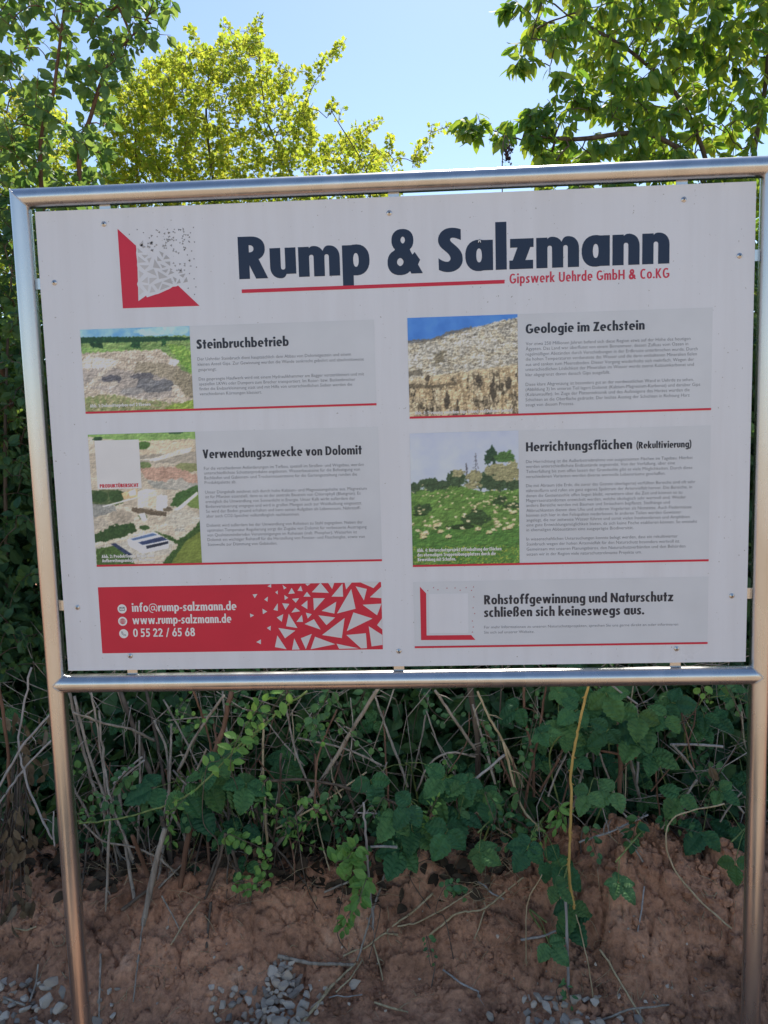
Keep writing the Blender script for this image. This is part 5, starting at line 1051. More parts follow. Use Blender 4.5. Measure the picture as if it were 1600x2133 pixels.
add_stem([(772, 1764), (800, 1763), (828, 1765)], .45, .45, 6, M_pale, 'short pale twig lying level beside the bleached stick', GB, knots=0)
add_stem([(1091, 1425), (1095, 1503), (1110, 1580), (1112, 1660)], .75, .66, 7, M_bark_red, 'upright brown stem left of the golden runner', GB, foot=False)
add_stem([(1138, 1428), (1122, 1530), (1108, 1600), (1090, 1700)], .7, .6, 6, M_bark_red, 'brown stem bending left beside the golden runner', GB)
add_stem([(1048, 1545), (1084, 1675), (1128, 1730)], .55, .52, 6, M_straw, 'straw coloured stem slanting down to the right towards the golden runner', GB)
add_stem([(1258, 1450), (1304, 1551), (1325, 1634), (1348, 1706)], .6, .55, 8, M_dry, 'long grey stem right of the golden runner', GB, foot=True)
add_stem([(1270, 1430), (1284, 1500), (1292, 1570), (1290, 1680)], .7, .6, 10, M_bark_red, 'brown stem behind the long grey stem', GB)
add_stem([(1242, 1552), (1268, 1620), (1292, 1684), (1316, 1712)], .58, .54, 5, M_dry, 'thin grey stem between the runner and the long grey stem', GB)
add_stem([(1232, 1560), (1300, 1573), (1372, 1587)], .58, .6, 6, M_bark_red, 'brown twig lying level with a pale cut right end', GB, knots=0)
add_stem([(1275, 1428), (1300, 1447), (1327, 1466)], .5, .55, 5, M_pale, 'pale twig just under the rail right of the golden runner', GB, knots=0)
add_stem([(1396, 1551), (1450, 1551), (1506, 1555)], .6, .6, 6, M_pale, 'short pale twig lying level near the right post', GB, knots=0)
add_stem([(1366, 1575), (1368, 1640), (1376, 1706)], .58, .55, 4, M_bark_red, 'thin reddish upright twig under the right bramble leaves', GB)
add_stem([(1206, 1755), (1277, 1730), (1350, 1697)], .48, .52, 5, M_pale, 'pale twig with side shoots above the soil right of the runner', GB, knots=4)
add_stem([(1285, 1722), (1318, 1762), (1350, 1806)], .5, .44, 5, M_dry, 'grey twig slanting down towards the clay bulge', GB, foot=True)
add_stem([(1452, 1624), (1415, 1675), (1378, 1726)], .56, .54, 6, M_dry, 'grey twig slanting down to the left near the yellow leaf', GB)
add_stem([(1398, 1549), (1425, 1578), (1444, 1604)], .6, .58, 6, M_dry, 'forked grey twig under the right bramble leaves', GB, knots=3)
add_stem([(1500, 1640), (1530, 1670), (1550, 1694)], .55, .52, 5, M_dry, 'dark grey twig running behind the right post', GB)
add_stem([(1545, 1650), (1520, 1680), (1500, 1712)], .55, .52, 4, M_dry, 'thin twig crossing another beside the right post', GB)
for k in range(46):
    u = SR.uniform(130, 1545); v = SR.uniform(1425, 1560); Y = SR.uniform(.66, 1.0); dx = SR.gauss(0, 70); ln = SR.uniform(120, 300)
    if 800 < u < 940 and Y < .9: continue
    side_ = 'left' if u < 650 else 'right'
    add_stem([(u, v), (u + dx * .4 + SR.gauss(0, 8), v + ln * .45), (u + dx, min(v + ln, 1760))], Y, Y - .12, SR.uniform(2.5, 6), SR.choice([M_dry, M_bark, M_bark_red, M_straw, M_dry]), 'thin cane in the shaded tangle at the back, %s of the slanting pole' % side_, 'canes in the shaded tangle')
for k in range(34):
    u = SR.uniform(120, 620); v = SR.uniform(1560, 1690); ln = SR.uniform(110, 230); dx = SR.gauss(25, 60)
    add_stem([(u - dx * .5, v), (u + SR.gauss(0, 10), v + ln * .5), (u + dx * .5, min(v + ln, 1868))], SR.uniform(.56, .72), .5, SR.uniform(2.5, 7), SR.choice([M_dry, M_bark, M_bark_red, M_dry, M_bark]), 'dry cane standing low behind the soil edge, left of the slanting pole', 'canes along the soil edge', foot=True)
for k in range(22):
    u = SR.uniform(640, 1300); v = SR.uniform(1570, 1680); ln = SR.uniform(70, 150); dx = SR.gauss(0, 80)
    add_stem([(u - dx * .5, v), (u + SR.gauss(0, 10), v + ln * .5), (u + dx * .5, v + ln)], SR.uniform(.56, .72), .54, SR.uniform(2.2, 5.5), SR.choice([M_dry, M_bark, M_bark_red, M_straw, M_bark]), 'dry cane standing low behind the soil edge, right of the slanting pole', 'canes along the soil edge')
# the runners
o = add_stem([(1228, 1420), (1208, 1503), (1201, 1537), (1189, 1613), (1191, 1658), (1187, 1744), (1186, 1819), (1196, 1893)], .36, .30, 6.5, M_gold, 'long golden bramble runner hanging from behind the rail', None, 'bramble_runner', 'bramble runner', knots=16, thorn=True, wob=.0015)
add_stem([(1200, 1905), (1222, 1994), (1239, 2082)], .3, .26, 3, M_straw, 'thin straw coloured root hanging down to the grey stones', None, 'dry_root', 'root', knots=1, foot=True)
add_stem([(1509, 1674), (1411, 1699), (1387, 1744), (1404, 1809), (1456, 1874), (1524, 1934)], .42, .34, 4, M_straw, 'straw coloured runner arching over the clay bulge by the right post', None, 'bramble_runner', 'bramble runner', knots=3, thorn=True, wob=.0015)
add_stem([(165, 1715), (241, 1706), (344, 1678), (412, 1641), (498, 1555), (556, 1508)], .42, .46, 4.5, M_green_stem, 'slender green shoot slanting up to the right across the bundle', None, 'bramble_runner', 'bramble runner', knots=4, wob=.002)
add_stem([(1163, 1824), (1177, 1870), (1182, 1974), (1184, 2058)], .30, .26, 7, M_pale, 'bleached white stick standing upright in the soil below the golden runner', None, 'dry_stick', 'stick', foot=True, knots=0, wob=.001)
add_stem([(1129, 1822), (1098, 1888), (1096, 2008)], .32, .27, 3, M_straw, 'thin bent straw left of the white stick', None, 'dry_straw', 'straw', foot=True, knots=0)

# twigs and straws lying on the soil
GT = 'twigs lying on the bare soil'
def soil_twig(pts, th, mat, label, name='fallen_twig', cat='twig', knots=1):
    W_ = [ground_at(u, v, .012 if 0 < i < len(pts) - 1 else .006) for i, (u, v) in enumerate(pts)]
    Wd = []
    for a_, b_ in zip(W_[:-1], W_[1:]):
        Wd.append(a_); m = (a_ + b_) / 2; m[2] = max(m[2], float(zg(m[0], m[1])) + .006); Wd.append(m)
    Wd.append(W_[-1]); add_stem.k += 1
    return curve_thing(name, label, cat, GT, Wd, px_r(th, .3), px_r(th * .8, .3), mat, add_stem.k, knots, wob=.002)
soil_twig([(844, 1733), (775, 1905), (744, 2004)], 6, M_dry, 'long brown twig slanting down to the left below the bramble')
soil_twig([(902, 1864), (860, 1900), (806, 1940)], 6, M_straw, 'straight straw coloured twig on the soil right of the bleached stick')
soil_twig([(675, 1860), (747, 1829), (823, 1795)], 6, M_dry, 'grey twig on the soil under the small bright plant')
soil_twig([(579, 1994), (651, 2008), (737, 2020)], 9, M_dry, 'thick grey twig lying level above the heap of stones')
soil_twig([(630, 2131), (690, 2060), (741, 2008)], 7, M_straw, 'straight pale twig slanting up from the heap of stones')
soil_twig([(923, 2022), (960, 2048), (998, 2070)], 5, M_pale, 'short pale twig alone on the smooth soil')
soil_twig([(1084, 1962), (1130, 1951), (1174, 1941)], 6, M_pale, 'pale twig leaning against the white stick', knots=0)
soil_twig([(1249, 1980), (1287, 2049), (1342, 2131)], 5, M_straw, 'thin brown root running down the clay right of the stones')
soil_twig([(1239, 2131), (1311, 2104), (1394, 2097)], 5, M_dry, 'grey twig at the bottom edge right of the stones')
soil_twig([(1342, 1850), (1336, 1900), (1328, 1946)], 4, M_pale, 'short pale twig hanging on the clay bulge', knots=0)
soil_twig([(337, 1867), (355, 1900), (375, 1939)], 4, M_dry, 'thin twig right of the peeled pole\'s foot')
soil_twig([(416, 1878), (390, 1912), (356, 1970)], 4, M_straw, 'curved straw on the reddish soil right of the pole', knots=0)
soil_twig([(210, 1990), (208, 2060), (206, 2131)], 5, M_dry, 'upright twig beside the left post\'s foot')
soil_twig([(440, 1880), (434, 1930), (430, 1975)], 7, M_bark, 'brown root stub on the soil under the bright leaves', knots=0)
soil_twig([(995, 1843), (1022, 1860), (1050, 1877)], 5, M_pale, 'pale straw right of the five-fingered bramble leaf', knots=0)
soil_twig([(1009, 1898), (998, 1935), (988, 1963)], 4, M_straw, 'short upright straw on the soil', knots=0)
soil_twig([(895, 1950), (950, 1915), (1010, 1895), (1090, 1830)], 5, M_straw, 'long bent straw over the soil edge', knots=3)
soil_twig([(828, 1935), (870, 1925), (930, 1890), (985, 1865)], 4, M_straw, 'thin curved straw under the long bent straw', knots=2)
soil_twig([(715, 1998), (760, 1975), (800, 1952), (830, 1958)], 5, M_straw, 'pale root bent over the crack in the soil', knots=5)
soil_twig([(778, 1965), (790, 2010), (798, 2050)], 4, M_straw, 'pale root hanging down from the crack', knots=1)
soil_twig([(700, 2070), (730, 2040), (755, 2005)], 4, M_straw, 'short straw right of the heap of stones', knots=0)
soil_twig([(780, 2088), (815, 2100), (850, 2112)], 5, M_straw, 'short pale twig near the bottom edge, left of the middle clay', knots=1)
soil_twig([(685, 2080), (720, 2078), (755, 2074)], 3, M_pale, 'thin level straw right of the heap of stones', knots=0)
soil_twig([(300, 1910), (288, 2000), (278, 2090)], 4, M_dry, 'thin twig down the soil right of the left post', knots=0)
soil_twig([(32, 1945), (55, 1938), (76, 1932)], 5, M_straw, 'short twig left of the left post', knots=0)
soil_twig([(8, 2080), (30, 2088), (52, 2096)], 6, M_dry, 'twig lying on the grey stones in the lower left corner', knots=0)
soil_twig([(62, 2090), (75, 2050), (80, 2010)], 5, M_dry, 'forked twig above the lower left stones', knots=2)

# fine tangle of thin twigs inside the thicket, nobody could count it
tg = np.random.default_rng(21); G = Geo()
for _ in range(1500):
    u = tg.uniform(-60, 1660); v = tg.uniform(1380, 1790); Y = tg.uniform(.62, 1.35)
    if abs(u - 870) < 130 and 1450 < v < 1640 and Y < 1.0: continue
    a_ = at(u, v, Y); d = tg.normal(size=3) * np.array([.7, .5, 1.0]); d /= np.linalg.norm(d); L = tg.uniform(.08, .32)
    if a_[2] < float(zg(a_[0], a_[1])) + .03: continue
    G.add(*tube([a_, a_ + d * L * .5 + tg.normal(size=3) * .012, a_ + d * L + tg.normal(size=3) * .03], np.array([1, .85, .4]) * tg.uniform(.0007, .0024), 4))
o = G.build('twig_tangle', M_dry); o['kind'] = 'stuff'; tag(o, 'tangle of thin dry twigs in the shade under the hedge', 'twigs')
G = Geo()
for _ in range(260):                                  # needle-thin dead grass and straw on the ledge
    u = tg.choice([tg.normal(1010, 70), tg.uniform(560, 1330), tg.uniform(120, 520)]); v = tg.uniform(1690, 1890)
    a_ = ground_at(u, v, .004); d = tg.normal(size=3) * np.array([1, .5, .5]); d[2] = abs(d[2]); d /= np.linalg.norm(d); L = tg.uniform(.03, .14)
    G.add(*tube([a_, a_ + d * L * .5 + [0, 0, .006], a_ + d * L + [0, 0, -.01]], np.array([1, .8, .3]) * tg.uniform(.0006, .0012), 3))
o = G.build('dead_grass', M_straw); o['kind'] = 'stuff'; tag(o, 'scattered dead grass and straw on the soil ledge', 'dead grass')

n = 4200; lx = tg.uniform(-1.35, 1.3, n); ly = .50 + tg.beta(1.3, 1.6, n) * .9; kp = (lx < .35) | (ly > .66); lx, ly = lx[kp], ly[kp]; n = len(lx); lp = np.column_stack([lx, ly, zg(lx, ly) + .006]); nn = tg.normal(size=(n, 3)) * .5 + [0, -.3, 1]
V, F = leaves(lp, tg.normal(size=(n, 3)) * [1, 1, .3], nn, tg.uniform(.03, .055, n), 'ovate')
o = link('leaf_litter', mesh_from('leaf_litter', V, [F], M_litter_shade)); o['kind'] = 'stuff'; tag(o, 'fallen brown leaves, darkened for shade, on the ledge under the hedge', 'leaf litter')
ico = bmesh.new(); bmesh.ops.create_icosphere(ico, subdivisions=1, radius=1); iv = np.array([v.co[:] for v in ico.verts]); ico.verts.index_update(); ifc = np.array([[v.index for v in f.verts] for f in ico.faces]); ico.free()
n = 8500; cx = tg.uniform(-1.2, 1.15, n); cy = .06 + tg.beta(1.6, 1.6, n) * .72; dens = fbm(cx * 5, cy * 5, 88, 3); keep = dens > .46; cx, cy = cx[keep], cy[keep]; n = len(cx)
rr_ = .0018 + .011 * tg.random(n) ** 5.5 * (.7 + .6 * sstep(0, .5, cx)); V = iv[None] * (1 + tg.normal(size=(n, 12, 1)) * .22) * rr_[:, None, None] * tg.uniform(.7, 1.2, (n, 1, 3)) + np.column_stack([cx, cy, zg(cx, cy) + rr_ * .35])[:, None]
F = ifc[None] + (np.arange(n) * 12)[:, None, None]
o = link('soil_crumbs', mesh_from('soil_crumbs', V.reshape(-1, 3), [F.reshape(-1, 3)], M_soil)); o['kind'] = 'stuff'; tag(o, 'loose crumbs of reddish soil on the bank', 'soil')
G = Geo()
for _ in range(240):                                  # hair roots hanging out of the cut bank
    u = tg.uniform(60, 1560); v = tg.uniform(1760, 2110); a_ = ground_at(u, v, .002); d = np.array([tg.normal() * .5, -.35, -1.0]); d /= np.linalg.norm(d); L = tg.uniform(.02, .09)
    b_ = a_ + d * L * .5 + tg.normal(size=3) * .006; e_ = a_ + d * L + tg.normal(size=3) * .012
    for q in (b_, e_): q[2] = max(q[2], float(zg(q[0], q[1])) + .003)
    G.add(*tube(smooth_path([a_, b_, e_], 6), np.linspace(.0010, .0004, 6) * tg.uniform(.6, 1.3), 3))
o = G.build('hair_roots', M_straw); o['kind'] = 'stuff'; tag(o, 'fine hair roots hanging out of the bare soil bank', 'roots')
# brambles with large dark leaves
def toward(p):
    v = CAM - p; return v / np.linalg.norm(v)
def bramble(label, px, py, Y, size, n, seed, mat=M_bramble, spread=70, foot=None, five=False, hang=0.3):
    rs = np.random.default_rng(seed); c_ = at(px, py, Y)
    ft = at(*(foot or (px + rs.uniform(-40, 40), 1700, Y + .25))); ft[2] = float(zg(ft[0], ft[1])) - .02
    root = tag(empty('bramble_plant', ft), label, 'bramble', 'brambles under the board')
    top = c_ + np.array([0, .03, .04]); S = smooth_path([ft, (ft + top) / 2 + np.array([rs.normal() * .04, .03, .06]), top], 14)
    G = Geo(); G.add(*tube(S, np.linspace(.0035, .002, 14), 6)); LP = []; LD = []; LN = []; LS = []
    for k in range(n):
        e = at(px + rs.normal() * spread * .5, py + rs.normal() * spread * .5, Y + rs.normal() * .03) if n > 1 else c_
        j = S[rs.integers(8, 14)]; mid = (j + e) / 2 + [0, 0, .02]; G.add(*tube(smooth_path([j, mid, e], 6), np.linspace(.0013, .0009, 6), 4))
        nn = toward(e) * .75 + np.array([0, 0, .55]) + rs.normal(size=3) * .28; nn /= np.linalg.norm(nn)
        dn = np.array([rs.normal() * .6, -.1, -hang - rs.random() * .5]); dn -= nn * (dn @ nn); dn /= np.linalg.norm(dn); sd_ = np.cross(nn, dn)
        m = 5 if (five or rs.random() < .3) else 3; s_l = size * rs.uniform(.8, 1.15)
        angs = [0, 75, -75] if m == 3 else [0, 62, -62, 128, -128]
        for q, a_ in enumerate(angs):
            t = rad(a_ + rs.normal() * 7); d = dn * math.cos(t) + sd_ * math.sin(t) - nn * .12
            ln = s_l * (1.0 if q == 0 else (.86 if q < 3 else .66)); st = e + d * s_l * (.16 if q == 0 else .03)
            if q == 0: G.add(*tube([e, st], .0009, 4))
            LP.append(st); LD.append(d); LN.append(nn + rs.normal(size=3) * .16); LS.append(ln)
    V = np.concatenate(G.V) - ft; link('stem', mesh_from('stem', V, G.F, M_green_stem, True), root)
    V, F = leaves(np.array(LP), np.array(LD), np.array(LN), np.array(LS), 'bramble'); me = mesh_from('foliage', V - ft, [F], mat, False); link('foliage', me, root)
    return root
bramble('bramble with a mass of big dark leaves right of the dry bundle', 440, 1650, .50, .078, 9, 1, spread=120)
bramble('bramble leaves hanging low in the mass, right of the reddish stem', 480, 1715, .52, .07, 4, 2, spread=70)
bramble('dim bramble behind the long slanting pole', 635, 1575, .85, .085, 4, 3, spread=80)
bramble('dark bramble in front of the hollow, left of the pale level twig', 845, 1625, .55, .082, 4, 4, spread=80)
bramble('bramble with long drooping leaves hanging in a column below the hollow', 868, 1715, .45, .085, 5, 5, spread=75, hang=.8)
bramble('bramble with one five-fingered leaf over the soil edge', 998, 1775, .36, .074, 1, 6, five=True, foot=(990, 1720, .6))
bramble('bramble behind the five-fingered leaf, beside the thick trunk', 985, 1660, .52, .078, 4, 7, spread=70)
bramble('bramble with mid green leaves crossed by the golden runner', 1195, 1545, .44, .06, 7, 8, spread=100)
bramble('dark bramble close under the rail, right of the golden runner', 1250, 1480, .6, .075, 5, 9, spread=110)
bramble('bramble with the largest dark leaves below the rail, left of the right post', 1370, 1520, .55, .082, 8, 10, spread=120)
bramble('bramble with two light drooping leaves right of the golden runner', 1248, 1662, .42, .066, 2, 11, mat=M_sprig, spread=50, hang=.8)
bramble('bramble at the soil edge left of the golden runner', 1118, 1772, .38, .08, 3, 12, spread=60)
bramble('bramble with a lone leaf on the clay, right of the golden runner', 1288, 1838, .34, .072, 1, 13, mat=M_sprig, five=True, foot=(1290, 1770, .5))
bramble('bramble hanging behind the white stick', 1178, 1880, .34, .066, 3, 14, spread=45, hang=1.0, foot=(1170, 1770, .5))
bramble('bramble with a small drooping leaf left of the white stick', 1143, 1965, .30, .058, 1, 15, mat=M_sprig, foot=(1160, 1850, .42), hang=1.2)
bramble('dim bramble beside the right post above the clay bulge', 1480, 1690, .55, .07, 5, 16, spread=90)
bramble('bramble leaf hanging in front of the clay, touching the right post', 1532, 1795, .36, .07, 1, 17, foot=(1550, 1740, .5), hang=1.1)
bramble('bramble high in the corner of rail and right post', 1470, 1490, .62, .06, 6, 18, spread=100)
bramble('bramble in deep shade between thick trunk and golden runner', 1090, 1560, .75, .075, 5, 19, spread=110)
bramble('bramble in deep shade behind the dry bundle', 300, 1560, .95, .075, 6, 20, spread=150)
bramble('bramble low behind the arched cane', 600, 1690, .7, .07, 4, 21, spread=80)

for k, (u, v, Y) in enumerate(((180, 1600, .9), (420, 1500, .95), (540, 1600, .9), (720, 1620, .85), (930, 1540, 1.1), (1030, 1640, .8), (1160, 1660, .75), (1330, 1640, .75), (1420, 1610, .8), (1530, 1580, .8), (60, 1560, .8), (780, 1480, 1.05))):
    bramble(('bramble in deep shade at the back, left of the slanting pole', 'bramble in deep shade at the back, right of the slanting pole')[u > 650], u, v, Y, .058, 4, 60 + k, spread=150)
# small-leaved shoots
def sprig(label, pts, Y, size, seed, mat=M_bright, shape='round', foot=None, per=1, cat='shoot', group='leafy shoots in the thicket', name='leafy_shoot', both=True, step=.02):
    """a shoot along px points, leaves in pairs"""
    rs = np.random.default_rng(seed); W_ = [at(u, v, Y + rs.normal() * .01) for u, v in pts]
    ft = np.array(at(*foot)) if foot else W_[0] + np.array([0, .12, -.12])
    z_ = float(zg(ft[0], ft[1]));  ft[2] = z_ - .02
    root = tag(empty(name, ft), label, cat, group); S = smooth_path([ft, ft * .62 + W_[0] * .38 + (rs.normal(size=3) * .10 + [0, .12, 0]) * np.linalg.norm(ft - W_[0]), ft * .3 + W_[0] * .7 + rs.normal(size=3) * .08 * np.linalg.norm(ft - W_[0])] + W_, 14 + 6 * len(W_))
    G = Geo(); G.add(*tube(S, np.linspace(.0016, .0008, len(S)), 5)); LP = []; LD = []; LN = []; LS = []
    a0 = 8; Q = smooth_path(W_, 60); ln = np.linalg.norm(np.diff(Q, axis=0), axis=1).sum(); m = max(3, int(ln / step))
    for k in range(m):
        i = min(58, int(59 * k / m)); q = Q[i]; T = Q[i + 1] - Q[i]; T /= np.linalg.norm(T) + 1e-9; t = toward(q); sdv = np.cross(T, t); sdv /= np.linalg.norm(sdv)
        for sg in ((1, -1) if both else ((1,) if k % 2 else (-1,))):
            for _ in range(per):
                nn = t * .7 + np.array([0, 0, .6]) + rs.normal(size=3) * .35; d = sdv * sg * rs.uniform(.5, 1.0) + T * .5 + rs.normal(size=3) * .3 + np.array([0, 0, -.15])
                LP.append(q + d * .006); LD.append(d); LN.append(nn); LS.append(size * rs.uniform(.65, 1.2) * (1 - .3 * k / m))
    LP.append(Q[-1]); LD.append(Q[-1] - Q[-3]); LN.append(toward(Q[-1])); LS.append(size * .7)
    link('stem', mesh_from('stem', np.concatenate(G.V) - ft, G.F, M_bark, True), root)
    V, F = leaves(np.array(LP), np.array(LD), np.array(LN), np.array(LS), shape); leaf_obj('foliage', V, F, mat, root, ft); return root
sprig('bright green shoot with pointed leaves just under the rail, left of centre', [(480, 1590), (500, 1530), (528, 1490), (548, 1460)], .42, .042, 1, M_bright, 'ovate', (490, 1760, .5), step=.03)
sprig('bright shoot with pointed leaves hanging from the rail beside the first shoot', [(600, 1440), (575, 1465), (550, 1505)], .42, .04, 2, M_bright, 'ovate', (600, 1760, .55), step=.03)
sprig('pale tip of the slender green shoot with narrow leaves', [(345, 1700), (365, 1682), (395, 1655)], .41, .03, 3, M_bright, 'long', (345, 1760, .5), step=.03)
sprig('light shoot with three-part leaves at the reddish stem', [(430, 1600), (455, 1585), (480, 1568)], .42, .036, 4, M_bright, 'ovate', (440, 1760, .5), step=.025)
sprig('small curly light shoot left of the first bright shoot', [(418, 1505), (395, 1490), (372, 1482)], .5, .018, 5, M_bright, 'round', (430, 1760, .55))
sprig('column of round dull green leaves left of the slanting pole', [(690, 1440), (672, 1475), (650, 1500), (670, 1545)], .55, .030, 6, M_sprig, 'round', (670, 1760, .6), per=2)
sprig('row of round dull leaves crossing the slanting pole', [(700, 1500), (735, 1530), (770, 1550), (792, 1568)], .48, .024, 7, M_sprig, 'round', (740, 1760, .55), both=False)
sprig('bunch of small pale leaves where the pole meets the arched cane', [(625, 1660), (650, 1680), (672, 1700)], .45, .024, 8, M_bright, 'round', (660, 1760, .5), per=2)
sprig('leafy twig with bright round leaves above the soil left of centre', [(470, 1740), (505, 1750), (548, 1770), (560, 1800)], .42, .024, 9, M_bright, 'round', (485, 1860, .45), per=2)
sprig('low bright round-leaved twig touching the soil left of centre', [(485, 1840), (510, 1835), (545, 1845)], .40, .022, 10, M_bright, 'round', (500, 1860, .45), per=2)
sprig('lower bright leaves over the brown root stub', [(540, 1800), (555, 1825), (530, 1850), (500, 1855)], .41, .022, 11, M_bright, 'round', (520, 1870, .44), per=2)
sprig('bright yellow-green weed in the middle of the soil edge', [(700, 1800), (722, 1790), (742, 1765), (735, 1830), (768, 1850)], .40, .042, 12, M_bright, 'ovate', (740, 1840, .42), per=4, name='weed', cat='weed', group='weeds on the soil bank')
sprig('trailing green weed below the yellow-green weed', [(765, 1830), (745, 1880), (722, 1910), (715, 1938)], .36, .036, 13, M_bright, 'ovate', (755, 1840, .4), per=2, name='weed', cat='weed', group='weeds on the soil bank')
sprig('small upright weed beside the drooping bramble column', [(905, 1750), (895, 1700), (912, 1660)], .46, .022, 14, M_bright, 'long', (905, 1770, .5), per=2, name='weed', cat='weed', group='weeds on the soil bank')
sprig('dull low weed on the soil right of the long bent straw', [(925, 1850), (950, 1845), (965, 1870)], .34, .026, 15, M_sprig, 'round', (945, 1870, .38), per=2, name='weed', cat='weed', group='weeds on the soil bank')
sprig('tiny weed hanging on the bare clay near the middle', [(888, 1950), (896, 1975), (902, 2005)], .3, .02, 16, M_sprig, 'ovate', (890, 1945, .32), name='weed', cat='weed', group='weeds on the soil bank')
sprig('small weed with narrow leaves at the foot of the white stick', [(1160, 2060), (1180, 2055), (1190, 2095)], .26, .024, 17, M_sprig, 'long', (1178, 2085, .27), name='weed', cat='weed', group='weeds on the soil bank')
sprig('light round-leaved shoot hanging under the rail near the right post', [(1462, 1430), (1470, 1445), (1480, 1460)], .4, .022, 18, M_bright, 'round', (1470, 1700, .5))
sprig('round-leaved shoot in the corner of rail and right post', [(1510, 1425), (1528, 1450), (1535, 1480)], .42, .026, 19, M_sprig, 'round', (1530, 1720, .5), per=2)
sprig('small shoot climbing the dry stem left of the golden runner', [(1090, 1590), (1100, 1560), (1118, 1450)], .6, .022, 20, M_sprig, 'round', (1095, 1720, .62))
sprig('narrow bright shoot inside the dry bundle', [(176, 1716), (182, 1690), (190, 1668)], .5, .028, 21, M_bright, 'long', (180, 1800, .52))
sprig('dull green shoot beside the thick trunk, on its right', [(1005, 1500), (1020, 1560), (1035, 1640)], .6, .026, 22, M_sprig, 'round', (1020, 1720, .62), per=1)
sprig('dull green shoot near the right post over the yellow leaf', [(1400, 1650), (1440, 1670), (1500, 1660)], .55, .026, 23, M_sprig, 'ovate', (1440, 1730, .56), per=1)
sprig('dim round-leaved shoot at the back of the dark hollow', [(880, 1450), (900, 1480), (930, 1500), (960, 1490)], .8, .028, 24, M_sprig, 'round', (900, 1720, .85), per=1)
sprig('dim leafy shoot left of the dark bramble mass', [(380, 1560), (395, 1530), (420, 1510), (440, 1490)], .75, .034, 25, M_sprig, 'ovate', (400, 1720, .75), per=2)
sprig('dim leafy shoot under the rail between pole and hollow', [(760, 1440), (740, 1470), (700, 1480)], .8, .03, 26, M_sprig, 'ovate', (740, 1720, .8), per=2)
for k in range(30):
    u = SR.uniform(120, 1550); v = SR.uniform(1440, 1690); Y = SR.uniform(.55, .95); side_ = 'left' if u < 650 else 'right'
    if 800 < u < 940 and v < 1600: continue
    kind_ = k % 3
    sprig(('small shoot with round dull leaves in the thicket, %s of the slanting pole', 'small shoot with pointed dull leaves in the thicket, %s of the slanting pole', 'small shoot with light round leaves in the thicket, %s of the slanting pole')[kind_] % side_, [(u, v), (u + SR.gauss(0, 30), v - SR.uniform(15, 40)), (u + SR.gauss(0, 50), v - SR.uniform(45, 90))], Y, SR.uniform(.018, .034), 200 + k, (M_sprig, M_bramble, M_bright)[kind_], ('round', 'ovate', 'round')[kind_], (u + SR.gauss(0, 20), 1760, Y + .1), per=1)
for k, (u, v) in enumerate(((190, 1690), (235, 1740), (300, 1700), (345, 1760), (395, 1700), (430, 1760), (590, 1720), (640, 1750), (690, 1690), (740, 1740), (800, 1700), (900, 1740), (950, 1720), (1050, 1740), (1080, 1690), (1160, 1720), (1230, 1760), (1330, 1745), (1010, 1690), (560, 1660), (280, 1640), (1420, 1720), (820, 1760), (500, 1690))):
    sprig('low leafy shoot trailing over the upper soil edge, ' + ('left of the bleached stick' if u < 757 else 'right of the bleached stick'), [(u, v - 40), (u + SR.gauss(0, 22), v - 10), (u + SR.gauss(0, 35), v + SR.uniform(10, 45))], SR.uniform(.44, .54), SR.uniform(.022, .036), 300 + k, (M_sprig, M_bramble, M_bramble, M_bright)[k % 4], ('round', 'ovate', 'ovate', 'long')[k % 4], (u, v - 20, .6), per=1 + k % 2)
# yellow leaf, dead leaves
yl = at(1405, 1688, .5); V, F = leaves(np.array([yl]), np.array([[.1, 0, -1.0]]), np.array([toward(yl)]), np.array([.024]), 'round')
o = link('yellow_leaf', mesh_from('yellow_leaf', V - yl, [F], M_yellow), None, tuple(yl)); tag(o, 'single yellow leaf caught on the straw coloured runner', 'leaf')
cl = at(1478, 1596, .5); V, F = leaves(np.array([cl, cl + [.002, -.002, -.002]]), np.array([[.45, -.1, -1.0], [.55, 0, -.9]]), np.array([[-.6, -1, .2], [.5, -1, .3]]), np.array([.055, .05]), 'long')
o = link('dead_leaf', mesh_from('dead_leaf', V - cl, [F], M_dead), None, tuple(cl)); tag(o, 'curled pale dead leaf hanging left of the right post', 'leaf')
rs = np.random.default_rng(8); P = []; D = []
for _ in range(70):
    P.append(at(rs.uniform(-40, 75), rs.uniform(1660, 1960), rs.uniform(.36, .46))); D.append([rs.normal() * .3, rs.normal() * .2, -1])
for _ in range(40):
    P.append(at(rs.uniform(10, 100), rs.uniform(1480, 1700), rs.uniform(.5, .7))); D.append([rs.normal() * .4, rs.normal() * .2, -1])
P = np.array(P); b0 = gnd(at(14, 1850, .45)); V, F = leaves(P, np.array(D), np.array([toward(p_) for p_ in P]) + rs.normal(size=(len(P), 3)) * .8, rs.uniform(.035, .062, len(P)), 'long')
root = tag(empty('withered_branch', b0), 'withered branch with hanging grey-brown leaves at the photo\'s left edge', 'dead branch')
link('foliage', mesh_from('foliage', V - b0, [F], M_dead), root); G = Geo()
for p_ in P[::3]: G.add(*tube(smooth_path([b0 + [rs.normal() * .03, .02, .2], (p_ + b0) / 2 + [0, .05, .2], p_], 7), np.linspace(.003, .0008, 7), 4))
link('stem', mesh_from('stem', np.concatenate(G.V) - b0, G.F, M_bark, True), root)
